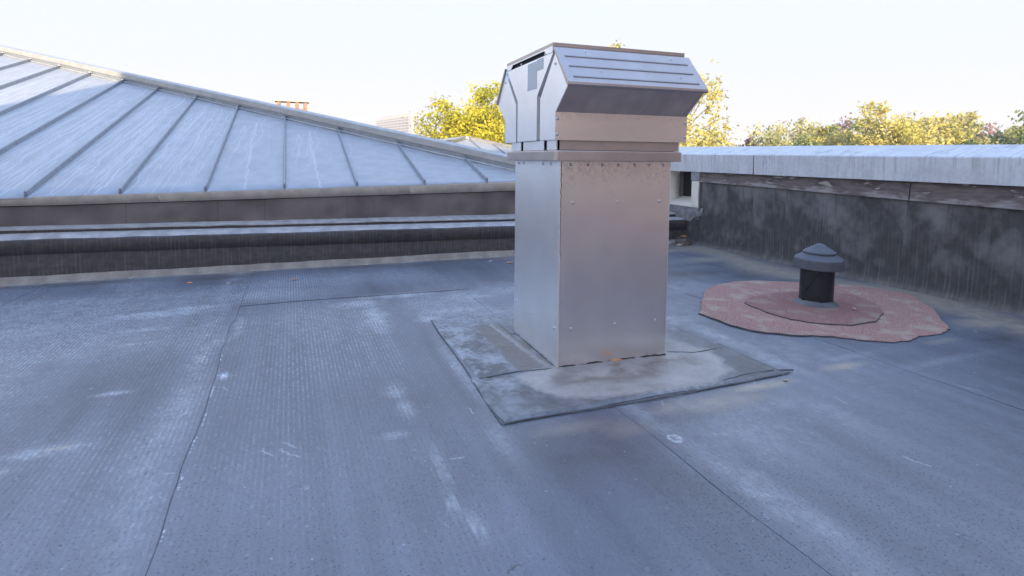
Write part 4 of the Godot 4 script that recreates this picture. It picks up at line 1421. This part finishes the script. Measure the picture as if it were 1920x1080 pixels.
func zinc_roof() -> void:
	var t := thing("zinc_roof", "standing-seam zinc hip roof with white lime runs rising left of the vent", "roof", Vector3.ZERO, TH)
	var seams := [-13.2, -12.1, -11.1, -10.05, -9.25, -8.41, -7.36, -6.32, -5.29, -4.27, -3.25, -2.215, -1.17, -0.09, 1.015, 2.155, 3.32, 4.5]
	var n := noise(0.5, 2, 30)
	var up := Vector3(0, cos(atan(ROOF_T)), sin(atan(ROOF_T)))
	var strips := [0, 1, 0, 1, 0, 0, 0, 1, 0, 0, 0, 1, 2, 2, 3, 3, 3, 3]
	for k in seams.size():
		var u0: float = seams[k]
		var u1: float = seams[k + 1] if k + 1 < seams.size() else 5.02
		var nu := 6
		var nv := 22
		var rows := []
		var uvs := []
		var top_all := hip_v(u0) - eave_v(u0)
		for j in nv + 1:
			var row := PackedVector3Array()
			var uv := PackedVector2Array()
			for i in nu + 1:
				var u := lerpf(u0, u1, float(i) / nu)
				var a := eave_v(u)
				var b := hip_v(u)
				var v := lerpf(a, b, float(j) / nv)
				var y := roof_y(v) + n.get_noise_2d(u * 4.0 + k * 9.0, v * 1.2) * 0.010 * sin(PI * i / nu)
				row.append(Vector3(u, y, -v))
				uv.append(Vector2((strips[k] + 0.02 + 0.96 * i / nu) / 4.0, clampf((v - a) / maxf(top_all, 2.6), 0.0, 0.999)))
			rows.append(row)
			uvs.append(uv)
		# folded drip edge
		var row2 := PackedVector3Array()
		var uv2 := PackedVector2Array()
		for i in nu + 1:
			row2.append(rows[0][i] + Vector3(0, -0.022, 0.002))
			uv2.append(uvs[0][i])
		rows.push_front(row2)
		uvs.push_front(uv2)
		obj("zinc_panel", sheet(rows, uvs, false, false if nv < 2 else true), M.zinc, t)
		if k == 0:
			continue
		var a := eave_v(u0)
		var b := hip_v(u0) - 0.16
		var st := begin()
		var pts := PackedVector3Array()
		for q in [[-0.022, 0.0], [-0.012, 0.062], [-0.007, 0.069], [0.007, 0.069], [0.012, 0.062], [0.022, 0.0]]:
			pts.append(Vector3(u0 + q[0], roof_y(a + 0.02) + q[1] * up.y, -(a + 0.02) + q[1] * up.z))
		prism(st, pts, Vector3(0, roof_y(b) - roof_y(a + 0.02), -(b - a - 0.02)))
		var seam := obj("standing_seam", done(st), M.zinc_dark, t)
		obj("seam_end", box_mesh(Vector3(u0 - 0.009, roof_y(a) - 0.03, -a - 0.02), Vector3(u0 + 0.009, roof_y(a) + 0.075, -a + 0.006)), M.zinc_dark, seam)
		obj("seam_head", box_mesh(Vector3(u0 - 0.045, roof_y(b) - 0.03, -b - 0.14), Vector3(u0 + 0.045, roof_y(b) + 0.055, -b + 0.05)), M.zinc_plain, seam)
	# the slope on the other side of the hip
	var st2 := begin()
	tri(st2, Vector3(5.03, roof_y(9.755), -9.755), Vector3(5.03, roof_y(9.755), -27.8), Vector3(-13.0, roof_y(27.785), -27.785))
	obj("zinc_panel", done(st2), M.zinc_plain, t)
	# hip cap in lengths: flange, recess and raised box
	var along := Vector3(-1, ROOF_T, -1)
	var len1 := along.length()
	along /= len1
	var side := Vector3(-1, 0, 1).normalized()      # toward the visible slope
	var foot := Vector3(5.03, roof_y(9.755), -9.755)
	var drop := -ROOF_T / sqrt(2.0)                  # how the slope falls to each side
	var s0 := -0.25
	var k2 := 0
	for s1 in [1.35, 3.4, 5.5, 7.55, 9.7, 11.8, 13.9, 16.0, 18.5, 21.0, 24.0]:
		var e := 0.003 * (k2 & 1)
		var a: Vector3 = foot + along * (s0 - 0.03)
		var off: Vector3 = along * (s1 - s0 + 0.03)
		var st3 := begin()
		var pr := func(l: Array) -> PackedVector3Array:
			var out := PackedVector3Array()
			for q in l:
				out.append(a + side * q[0] + Vector3(0, q[1], 0))
			return out
		prism(st3, pr.call([[0.165 + e, 0.075], [0.17 + e, 0.08], [0.168 + e, 0.20], [0.155 + e, 0.212 + e], [0.0, 0.245 + e], [-0.155 - e, 0.212 + e], [-0.17 - e, 0.20], [-0.17 - e, 0.08]]), off)
		var cap := obj("hip_cap", done(st3), M.zinc_plain, t)
		st3 = begin()
		prism(st3, pr.call([[0.135, -0.02], [0.135, 0.079], [-0.135, 0.079], [-0.135, -0.02]]), off)
		obj("cap_batten", done(st3), M.zinc_dark, cap)
		for sg in [1.0, -1.0]:
			st3 = begin()
			prism(st3, pr.call([[0.13 * sg, 0.13 * drop + 0.012], [0.13 * sg, 0.13 * drop + 0.03], [0.235 * sg, 0.235 * drop + 0.036 + e], [0.245 * sg, 0.245 * drop + 0.03], [0.245 * sg, 0.245 * drop + 0.006]]), off)
			obj("cap_flange", done(st3), M.zinc_plain, cap)
		s0 = s1
		k2 += 1

func second_roof() -> void:
	var t := thing("zinc_roof", "pale zinc hip roof peeping over the hip just left of the vent", "roof", world(9.8, 32.6, 1.2), TH)
	var h := 1.62
	var r := 6.0
	var st := begin()
	var ap := Vector3(0, h, 0)
	var bk := Vector3(0, h, -9)
	var c := [Vector3(-r, 0, r), Vector3(r, 0, r), Vector3(r, 0, -9 - r), Vector3(-r, 0, -9 - r)]
	tri(st, c[0], c[1], ap)
	quad(st, c[1], c[2], bk, ap)
	tri(st, c[2], c[3], bk)
	quad(st, c[3], c[0], ap, bk)
	obj("zinc_panel", done(st), M.zinc_plain, t)
	obj("wall", box_mesh(Vector3(-r + 0.3, -11.2, -8.7 - r), Vector3(r - 0.3, -0.02, r - 0.3)), M.cream, t)
	for k in [1, -1]:
		st = begin()
		prism(st, PackedVector3Array([c[1 if k == 1 else 0] + Vector3(0.22, 0.02, 0.22 * k), c[1 if k == 1 else 0] + Vector3(0, 0.20, 0), c[1 if k == 1 else 0] + Vector3(-0.22, 0.02, -0.22 * k)]), ap - c[1 if k == 1 else 0])
		obj("hip_cap", done(st), M.zinc_plain, t)
	st = begin()
	prism(st, PackedVector3Array([ap + Vector3(-0.2, 0.02, 0.1), ap + Vector3(0, 0.2, 0.1), ap + Vector3(0.2, 0.02, 0.1)]), Vector3(0, 0, -9.2))
	obj("ridge_cap", done(st), M.zinc_plain, t)
	for x in [-3.2, -2.1, -1.0, 0.1, 1.2, 2.3, 3.4]:
		var d: float = r - absf(x)
		st = begin()
		var f := Vector3(x, 0.0, r)
		prism(st, PackedVector3Array([f + Vector3(-0.03, 0, 0), f + Vector3(-0.02, 0.09, 0.02), f + Vector3(0.02, 0.09, 0.02), f + Vector3(0.03, 0, 0)]), Vector3(0, h * d / r, -d) * 0.985)
		obj("standing_seam", done(st), M.zinc_dark, t)
	st = begin()   # flat zinc roof to its right
	box(st, Vector3(r + 0.2, -0.4, -6), Vector3(r + 9, 0.62, r))
	obj("side_roof", done(st), M.zinc_plain, t)

func chimney() -> void:
	var t := thing("chimney", "orange brick chimney stack with open smoke ports and flat slab, behind the hip", "chimney", world(0.15, 30.0, 0), TH)
	var w := 0.69
	obj("stack", box_mesh(Vector3(-w, -1, -0.7), Vector3(w, 4.02, 0)), M.brick, t)
	for x in [-w, -0.27, 0.14, w - 0.17]:
		obj("pier", box_mesh(Vector3(x, 4.021, -0.2), Vector3(x + 0.17, 4.36, -0.001)), M.brick, t)
		obj("pier", box_mesh(Vector3(x, 4.021, -0.699), Vector3(x + 0.17, 4.36, -0.5)), M.brick, t)
	obj("slab", box_mesh(Vector3(-w - 0.1, 4.361, -0.8), Vector3(w + 0.1, 4.46, 0.1)), M.board, t)

func tower() -> void:
	# corner nearest the camera; one long and one short face
	var c := Vector3(-104.8, 0, -590.8)
	var dl := Vector3(-0.57, 0, -0.822).normalized()
	var t := thing("apartment_tower", "pale distant apartment slab with rows of balconies seen over the zinc hip", "apartment block", c, atan2(-dl.z, dl.x) + PI, "")
	# local: +x runs back to the corner, so the long face lies along -x, and its front is +z
	var L := 97.0
	var Wd := 15.0
	obj("wall", box_mesh(Vector3(-L, -12, -Wd), Vector3(0, 46.5, 0)), M.white_concrete, t)
	obj("roof", box_mesh(Vector3(-L + 12, 46.51, -Wd + 2), Vector3(-3, 48.8, -1.5)), M.white_concrete, t)
	obj("lift_house", box_mesh(Vector3(-5, 48.81, -8), Vector3(-1, 50.4, -4)), M.white_concrete, t)
	for f in 12:
		var y := 43.4 - 2.85 * f
		obj("balcony", box_mesh(Vector3(-L + 1, y - 1.15, 0.01), Vector3(-4.6, y - 0.1, 1.2)), M.white_concrete, t)
		obj("balcony", box_mesh(Vector3(0.01, y - 1.15, -Wd + 0.8), Vector3(1.2, y - 0.1, -4)), M.white_concrete, t)
		var x := -5.5
		for b in 9:
			var wd := 8.6
			var win := obj("window", box_mesh(Vector3(x - wd, y + 0.02, 0.02), Vector3(x, y + 1.5, 0.06)), M.window, t)
			win.set_meta("kind", "thing")
			x -= wd + 1.4
		obj("window", box_mesh(Vector3(0.02, y + 0.02, -9), Vector3(0.06, y + 1.5, -5)), M.window, t)
		obj("window", box_mesh(Vector3(0.02, y + 0.02, -14), Vector3(0.06, y + 1.5, -9.8)), M.window, t)

func facade_windows(t: Node3D, at: Vector3, along: Vector3, out: Vector3, cols: int, rows_: int, dx: float) -> void:
	var up := Vector3.UP
	for r in rows_:
		for k in cols:
			var c := at + along * (1.5 + k * dx) + up * (1.1 + r * 3.2)
			var f := obj("window", poly_mesh([c - out * 0.05, c + along * 1.3 - out * 0.05, c + along * 1.3 + up * 1.8 - out * 0.05, c + up * 1.8 - out * 0.05], out * 0.11), M.cream, t)
			var g := c + along * 0.1 + up * 0.1 + out * 0.061
			obj("pane", poly_mesh([g, g + along * 1.1, g + along * 1.1 + up * 1.6, g + up * 1.6], out * 0.015), M.window, f)

func rear_building() -> void:
	var t := thing("rear_building", "tall rendered building behind the photographer that shades the flat roof", "building", world(-15.7, -16.0, -10), TH)
	var H := 21.4
	obj("wall", box_mesh(Vector3(0, 0, 0), Vector3(18.7, H, 12)), M.facade, t)
	obj("roof", box_mesh(Vector3(0, H + 0.01, 0), Vector3(18.7, H + 0.2, 12.3)), M.zinc_plain, t)
	facade_windows(t, Vector3(0, 10.2, 0), Vector3.RIGHT, Vector3.FORWARD, 5, 3, 3.6)
	var w := thing("side_wing", "sunlit warm rendered wing rising where the parapet ends, right of the photographer", "building", world(7.46, -1.0, -10), TH)
	obj("wall", box_mesh(Vector3(0, 0, 0), Vector3(9.0, 18.6, 14.9)), M.facade, w)
	obj("roof", box_mesh(Vector3(-0.15, 18.61, -0.15), Vector3(9.0, 18.8, 15.0)), M.zinc_plain, w)
	facade_windows(w, Vector3(0, 10.4, 2.0), Vector3.BACK, Vector3.LEFT, 3, 2, 4.2)

# ---------------------------------------------------------------- trees
func leaves(centres: Array, per: int, leaf: float, spread: float, cols: Array, r: RandomNumberGenerator, thin := 0) -> ArrayMesh:
	var vs := PackedVector3Array()
	var ns := PackedVector3Array()
	var cs := PackedColorArray()
	for ci in centres.size():
		var c: Vector3 = centres[ci]
		var tone := r.randf()
		var few := ci >= centres.size() - thin
		var size: float = spread * r.randf_range(0.6, 1.3) * (0.5 if few else 1.0)
		for k in (18 if few else per):
			var p: Vector3 = c + Vector3(r.randfn(), r.randfn() * 0.75, r.randfn()) * size
			var n := Vector3(r.randfn(), r.randfn() + 0.5, r.randfn()).normalized()
			var a := n.cross(Vector3(r.randfn(), r.randfn(), r.randfn())).normalized()
			var b := n.cross(a)
			var s := leaf * r.randf_range(0.7, 1.4)
			var f := clampf(tone * 0.75 + r.randf() * 0.45 - 0.1, 0.0, 0.999) * (cols.size() - 1)
			var col: Color = cols[int(f)].lerp(cols[int(f) + 1], f - int(f))
			col *= r.randf_range(0.85, 1.15)
			var q0 := p - a * s * 0.6
			var q1 := p + b * s * 0.32 + n * s * 0.06
			var q2 := p + a * s * 0.6
			var q3 := p - b * s * 0.32 + n * s * 0.06
			for w in [q0, q1, q2, q0, q2, q3]:
				vs.append(w)
				ns.append(n)
				cs.append(col)
	var arr := []
	arr.resize(Mesh.ARRAY_MAX)
	arr[Mesh.ARRAY_VERTEX] = vs
	arr[Mesh.ARRAY_NORMAL] = ns
	arr[Mesh.ARRAY_COLOR] = cs
	var m := ArrayMesh.new()
	m.add_surface_from_arrays(Mesh.PRIMITIVE_TRIANGLES, arr)
	return m

func tree(called: String, label: String, x: float, z: float, top: float, rad: float, crown_h: float, clumps: int, per: int, leaf: float, cols: Array, sd: int, opts := {}) -> void:
	var base := -10.0
	var t := thing(called, label, "bush" if called == "bush" else "tree", Vector3(x, base, z), 0.0, opts.get("group", "trees beyond the roof"))
	var r := RandomNumberGenerator.new()
	r.seed = sd
	var H := top - base
	var cy := H - crown_h * 0.5
	var dir := noise(0.9, 2, sd)
	var centres := []
	for k in int(clumps * 1.5):
		var d := Vector3(r.randfn(), r.randfn(), r.randfn()).normalized()
		var rr := pow(r.randf(), 0.42)
		var lump := 1.0 + 0.55 * dir.get_noise_3d(d.x * 1.6, d.y * 1.6, d.z * 1.6)
		var p := Vector3(d.x * rad, d.y * crown_h * 0.5, d.z * rad) * rr * lump
		centres.append(Vector3(p.x, cy + p.y, p.z))
	var st := begin(true)
	var stems := []
	if opts.has("sprigs"):
		for sg in opts.sprigs:
			var tip := Vector3(sg[0], sg[1] - base, sg[2])
			var s := Vector3(sg[0] * 0.6, cy + crown_h * 0.25, sg[2] * 0.6)
			stems.append([s, s.lerp(tip, 0.55) + Vector3(r.randfn() * 0.2, 0, 0), tip])
			for k in 4:
				centres.append(tip + Vector3(r.randfn(), r.randfn() - 0.4, r.randfn()) * float(sg[3]))
	var sp: float = opts.get("spread", rad * 0.13)
	obj("crown", leaves(centres, per, leaf, sp, cols, r, stems.size() * 4), M.foliage, t)
	var tr := clampf(H * 0.018, 0.12, 0.45)
	tube(st, PackedVector3Array([Vector3.ZERO, Vector3(r.randfn() * 0.2, cy * 0.4, 0), Vector3(r.randfn() * 0.3, cy * 0.8, r.randfn() * 0.3), Vector3(r.randfn() * 0.3, cy + crown_h * 0.2, 0)]), tr, tr * 0.4, 9)
	obj("trunk", done(st), M.bark, t)
	for k in int(opts.get("limbs", 14)):
		st = begin(true)
		var c: Vector3 = centres[r.randi_range(0, centres.size() - 1)]
		var y0 := r.randf_range(cy - crown_h * 0.45, cy + crown_h * 0.1)
		var s := Vector3(0, y0, 0)
		var mid := s.lerp(c, 0.5) + Vector3(r.randfn(), absf(r.randfn()), r.randfn()) * rad * 0.08
		tube(st, PackedVector3Array([s, mid, c]), tr * 0.32, tr * 0.07, 5)
		obj("branch", done(st), M.bark, t)
	for sg in stems:
		st = begin(true)
		tube(st, PackedVector3Array(sg), 0.05, 0.015, 5)
		obj("branch", done(st), M.bark, t)

func trees() -> void:
	var yellow := [Color(0.27, 0.28, 0.012), Color(0.38, 0.37, 0.02), Color(0.58, 0.51, 0.03), Color(0.68, 0.6, 0.07)]
	var gold := [Color(0.32, 0.30, 0.05), Color(0.50, 0.45, 0.10), Color(0.60, 0.51, 0.15), Color(0.68, 0.6, 0.24)]
	var green := [Color(0.14, 0.19, 0.05), Color(0.17, 0.22, 0.05), Color(0.32, 0.35, 0.09), Color(0.42, 0.42, 0.13)]
	var olive := [Color(0.23, 0.24, 0.10), Color(0.36, 0.36, 0.14), Color(0.5, 0.47, 0.19), Color(0.62, 0.56, 0.25)]
	var copper := [Color(0.14, 0.075, 0.07), Color(0.25, 0.125, 0.115), Color(0.36, 0.2, 0.17)]
	var dark := [Color(0.03, 0.06, 0.02), Color(0.06, 0.10, 0.03), Color(0.12, 0.17, 0.05)]
	tree("tree", "bright yellow autumn tree left of the vent, behind the pale zinc roof", -2.9, -46, 6.1, 4.3, 12.0, 460, 80, 0.26, yellow, 201, {"spread": 0.5, "limbs": 26, "sprigs": [[0.2, 6.6, 0.5, 0.25], [1.4, 7.3, 0.5, 0.3], [2.1, 7.0, 0, 0.3]]})
	tree("tree", "low yellow treetop beside the distant apartment slab", -7.3, -51, 4.0, 1.7, 9.0, 60, 60, 0.22, yellow, 202, {"spread": 0.4})
	tree("tree", "tall sparse golden tree behind the vent cap, its twigs above the hood", 9.2, -43, 6.9, 6.3, 14.0, 360, 75, 0.25, gold, 203, {"spread": 0.52, "limbs": 34, "sprigs": [[-1.5, 9.9, 0.5, 0.14], [4.9, 6.6, 0.5, 0.5], [5.9, 6.1, 0, 0.5], [6.4, 4.9, 0, 0.5], [5.3, 7.0, 0, 0.4]]})
	tree("tree", "rounded gold tree just right of the vent, over the parapet", 16.3, -47, 4.0, 3.0, 9, 150, 60, 0.23, gold, 204, {"spread": 0.45})
	var L := [
		["tree", "small copper-leaved tree in the gap right of the gold tree", 41.8, -101.8, 7.7, 2.3, 9, 40, 60, 0.5, copper],
		["bush", "low golden shrub between the gold tree and the copper tree", 26.3, -68, 4.3, 2.6, 9, 60, 64, 0.4, gold],
		["tree", "hazy olive tree above the coping joint", 41.6, -91.0, 7.7, 4.2, 11, 85, 66, 0.5, olive],
		["tree", "second hazy olive tree, right of the coping joint", 48.6, -96.5, 8.1, 5.0, 11, 95, 66, 0.5, olive],
		["tree", "round mid-green tree before the olive trees", 40.6, -76.0, 6.5, 3.2, 10, 90, 66, 0.44, green],
		["tree", "wide copper tree top rising behind the round green tree", 58.5, -104.8, 10.0, 4.6, 12, 80, 62, 0.5, copper],
		["tree", "pale yellow tree in front of the wide copper tree", 37.2, -65.1, 6.0, 2.7, 9, 80, 64, 0.4, gold],
		["tree", "narrow green tree between the pale yellow and the big golden tree", 48.9, -81.5, 7.6, 2.8, 10, 70, 66, 0.44, green],
		["tree", "big golden tree with bare twigs on top, right of the narrow green tree", 38.5, -58.5, 6.7, 4.2, 11, 190, 66, 0.33, gold],
		["tree", "golden olive tree on the right shoulder of the big golden tree", 47.1, -65.5, 7.4, 4.4, 11, 150, 64, 0.38, gold],
		["tree", "tallest olive tree on the right, its head above its neighbours", 55.2, -71.1, 8.6, 3.2, 11, 110, 64, 0.4, olive],
		["tree", "spreading copper tree over the dark hedge at the right", 77.0, -92.1, 8.6, 5.2, 10, 85, 62, 0.5, copper],
		["tree", "pale olive tree at the right edge above the hedge", 75.5, -84.5, 7.7, 4.6, 10, 85, 62, 0.5, olive],
		["bush", "dark green bush, left half of the hedge over the coping", 37.9, -46.5, 3.9, 3.6, 9, 150, 50, 0.30, dark],
		["bush", "dark green bush, right half of the hedge over the coping", 40.5, -43.4, 4.1, 3.6, 9, 150, 50, 0.30, dark],
		["tree", "thin green tree cut by the right edge of the view", 60.4, -66.7, 7.7, 2.8, 10, 70, 42, 0.36, green]]
	for k in L.size():
		var a: Array = L[k]
		var o := {"group": "trees and bushes beyond the parapet", "limbs": 10, "spread": a[5] * 0.15}
		if k == 8:
			o.limbs = 26
			o.sprigs = [[-2.6, 6.7, 0, 0.3], [-1.6, 7.3, 0, 0.3], [-0.7, 6.9, 0, 0.3]]
		tree(a[0], a[1], a[2], a[3], a[4] - 0.011 * Vector2(a[2], a[3]).length(), a[5], a[6], a[7], a[8], a[9], a[10], 300 + k, o)

# ---------------------------------------------------------------- small things on the roof
func leaf_mesh(r: RandomNumberGenerator, s: float) -> ArrayMesh:
	var st := begin()
	var n := 7
	var ring := PackedVector3Array()
	for k in n:
		var a := TAU * k / n
		ring.append(Vector3(cos(a) * s * r.randf_range(0.7, 1.1), r.randf_range(0.003, 0.014), sin(a) * s * 0.6 * r.randf_range(0.7, 1.1)))
	for k in n:
		tri(st, Vector3(0, 0.004, 0), ring[(k + 1) % n], ring[k])
		tri(st, Vector3(0, 0.001, 0), ring[k], ring[(k + 1) % n])
		quad(st, ring[k], ring[(k + 1) % n], ring[(k + 1) % n] - Vector3(0, 0.003, 0), ring[k] - Vector3(0, 0.003, 0))
	return done(st)

func stone_mesh(r: RandomNumberGenerator, s: float) -> ArrayMesh:
	var prof := []
	var st := begin()
	var pts := []
	for j in 5:
		var row := PackedVector3Array()
		for k in 8:
			var a := TAU * k / 8
			var b := PI * (j / 4.0 - 0.5)
			var q := s * r.randf_range(0.85, 1.15) * (cos(b) + 0.02)
			row.append(Vector3(cos(a) * q * 1.3, s * 0.55 * sin(b) + s * 0.5, sin(a) * q))
		pts.append(row)
	for j in 4:
		for k in 8:
			quad(st, pts[j][k], pts[j + 1][k], pts[j + 1][(k + 1) % 8], pts[j][(k + 1) % 8])
	return done(st)

func litter() -> void:
	var r := RandomNumberGenerator.new()
	r.seed = 60
	for s in [
			[2.412, 3.83, 0.04, 0.055, "orange dry leaf lying on the silt at the foot of the vent front", 0],
			[-1.255, 8.308, 0.0, 0.042, "orange dry leaf left of the long roof seam, near the far wall", 0],
			[0.02, 8.076, 0.0, 0.05, "orange dry leaf right of the long roof seam, near the far wall", 0],
			[-3.322, 8.765, 0.0, 0.035, "orange dry leaf at the left edge by the far wall", 0],
			[3.23, 8.33, 0.0, 0.06, "largest of the three orange leaves just left of the vent shaft", 0],
			[3.16, 8.58, 0.0, 0.045, "middle of the three orange leaves just left of the vent shaft", 0],
			[3.27, 8.62, 0.0, 0.035, "smallest of the three orange leaves, closest to the vent shaft", 0],
			[2.98, 8.55, 0.0, 0.05, "straw-coloured leaf left of the three orange leaves by the vent", 1],
			[6.1, 5.3, 0.018, 0.05, "orange leaf on the red felt right of the black pipe", 0],
			[5.75, 4.35, 0.032, 0.028, "tiny straw-coloured leaf on the red felt before the black pipe", 1]]:
		var o := obj("fallen_leaf", leaf_mesh(r, s[3]), M.leaf if s[5] == 0 else M.pale_leaf, self, world(s[0], s[1], s[2] + 0.008))
		o.rotation.y = r.randf_range(0, 0.8)
		tag(o, s[4], "leaf", "dry leaves on the roof")
	for s in [[-2.02, 8.86, 0.0, 0.03, "pale pebble on the silt strip below the far wall, left of the seam"],
			[-0.78, 8.1, 0.0, 0.022, "flat grey pebble just left of the long roof seam"],
			[-0.27, 8.08, 0.0, 0.018, "pale pebble between the seam and the orange leaf"],
			[1.05, 8.85, 0.0, 0.03, "buff pebble on the silt strip below the far wall"],
			[1.22, 8.1, 0.0, 0.018, "small grey pebble in the open middle of the far roof"],
			[3.45, 3.13, 0.0, 0.014, "tiny white stone at the right corner of the felt patch"],
			[6.85, 9.18, 0.0, 0.075, "pale flat stone in the litter beside the wire drain guard"],
			[7.0, 8.98, 0.0, 0.045, "buff stone in the litter before the wire drain guard"],
			[6.62, 5.0, 0.014, 0.02, "white chip on the right side of the red felt"]]:
		var o := obj("pebble", stone_mesh(r, s[3]), M.stone, self, world(s[0], s[1], s[2] + 0.002))
		tag(o, s[4], "stone", "loose stones on the roof")
	# drain guard of bent wires, and the litter round it
	var t := thing("drain_guard", "round wire drain guard with rusty crown in the corner by the parapet", "drain guard", world(7.2, 9.12, 0.0), TH)
	for k in 16:
		var st := begin(true)
		var a := TAU * k / 16
		var path := PackedVector3Array()
		for s in 8:
			var b := s / 7.0 * PI * 0.5
			path.append(Vector3(cos(a) * cos(b) * 0.155 * (1.0 + 0.12 * sin(b * 2)), 0.02 + sin(b) * 0.15, sin(a) * cos(b) * 0.155 * (1.0 + 0.12 * sin(b * 2))))
		tube(st, path, 0.0045, 0.0045, 5)
		obj("wire", done(st), M.wire, t)
	obj("crown", lathe([Vector2(0.06, 0.165), Vector2(0.05, 0.178), Vector2(0.02, 0.184), Vector2(0, 0.185)], 16), M.rust, t)
	obj("throat", lathe([Vector2(0.14, 0.004), Vector2(0.13, 0.03), Vector2(0.11, 0.06), Vector2(0.0, 0.075)], 16, 0.05), M.soil, t)
	var st := begin()
	for k in 260:
		var p := Vector3(7.0 + r.randfn() * 0.16, 0, -(9.15 + r.randfn() * 0.16))
		if p.x > 7.36: continue
		var a := r.randf() * TAU
		var s := r.randf_range(0.01, 0.03)
		var hgt := 0.008 + absf(r.randfn()) * 0.018
		var d := Vector3(cos(a), r.randf_range(-0.3, 0.3), sin(a)) * s
		var e := Vector3(-sin(a), r.randf_range(-0.3, 0.3), cos(a)) * s * 0.5
		p.y = hgt
		quad(st, p - d, p + e, p + d, p - e)
	var lt := obj("leaf_litter", done(st), M.soil, self)
	lt.rotation.y = TH
	lt.set_meta("kind", "stuff")
	tag(lt, "brown leaf crumbs heaped before the wire drain guard", "leaf litter")

# ---------------------------------------------------------------- scene
func _ready() -> void:
	rng.seed = 42
	undul.seed = 3
	undul.frequency = 0.05
	undul.fractal_octaves = 3
	for k in 1024:
		lut.append(clampi(int(round(Color(k / 1023.0, 0, 0).linear_to_srgb().r * 255.0)), 0, 255))
	# camera: eye 1.65 m above the roof, a wide lens shifted down
	var cam := Camera3D.new()
	cam.name = "camera"
	var p := 0.0785
	var ro := 0.0086
	cam.transform = Transform3D(Basis(Vector3.RIGHT, -p) * Basis(Vector3.BACK, ro), Vector3(0, 1.65, 0))
	cam.projection = Camera3D.PROJECTION_FRUSTUM
	cam.near = 0.05
	cam.far = 4000.0
	cam.size = 2.0 * 540.0 / 1065.0 * cam.near
	cam.frustum_offset = Vector2(0, -157.55 / 1065.0 * cam.near)
	cam.current = true
	add_child(cam)
	var env := Environment.new()
	var sky := Sky.new()
	var sm := ProceduralSkyMaterial.new()
	sm.sky_horizon_color = lin(0.318, 0.321, 0.322)
	sm.sky_top_color = lin(0.22, 0.405, 0.81)
	sm.sky_curve = 1.1
	sm.ground_horizon_color = lin(0.3, 0.29, 0.27)
	sm.ground_bottom_color = lin(0.12, 0.12, 0.1)
	sm.sky_cover = contrail_picture()
	sm.sky_cover_modulate = lin(0.13, 0.09, 0.05)
	sm.sun_angle_max = 25.0
	sm.sky_energy_multiplier = 1.0
	sky.sky_material = sm
	env.background_mode = Environment.BG_SKY
	env.sky = sky
	env.tonemap_mode = Environment.TONE_MAPPER_LINEAR
	env.tonemap_exposure = 2.9
	env.sdfgi_enabled = true
	env.ssao_enabled = true
	env.ssil_enabled = true
	env.fog_enabled = true
	env.fog_density = 0.0012
	env.fog_light_color = Color(0.93, 0.94, 0.97)
	var we := WorldEnvironment.new()
	we.name = "environment"
	we.environment = env
	add_child(we)
	var sun := DirectionalLight3D.new()
	sun.name = "sun"
	sun.light_energy = 1.5
	sun.light_color = lin(1.0, 0.82, 0.57)
	sun.light_angular_distance = 0.5
	sun.shadow_enabled = true
	var el := deg_to_rad(11.0)
	var az := deg_to_rad(18.0)
	var towards := (-BX * cos(az) - AX * sin(az)) * cos(el) + Vector3.UP * sin(el)
	sun.basis = Basis.looking_at(-towards, Vector3.UP)
	add_child(sun)
	materials()
	# the land far below, and the roof
	var st := begin()
	quad(st, Vector3(-1600, 0, 1600), Vector3(1600, 0, 1600), Vector3(1600, 0, -1600), Vector3(-1600, 0, -1600))
	struct("ground", done(st), M.grass, Vector3(0, -10, 0))
	flat_roof()
	far_wall()
	parapet()
	zinc_roof()
	second_roof()
	chimney()
	rear_building()
	tower()
	trees()
	flashing_patch()
	steel_vent()
	vent_pipe()
	litter()
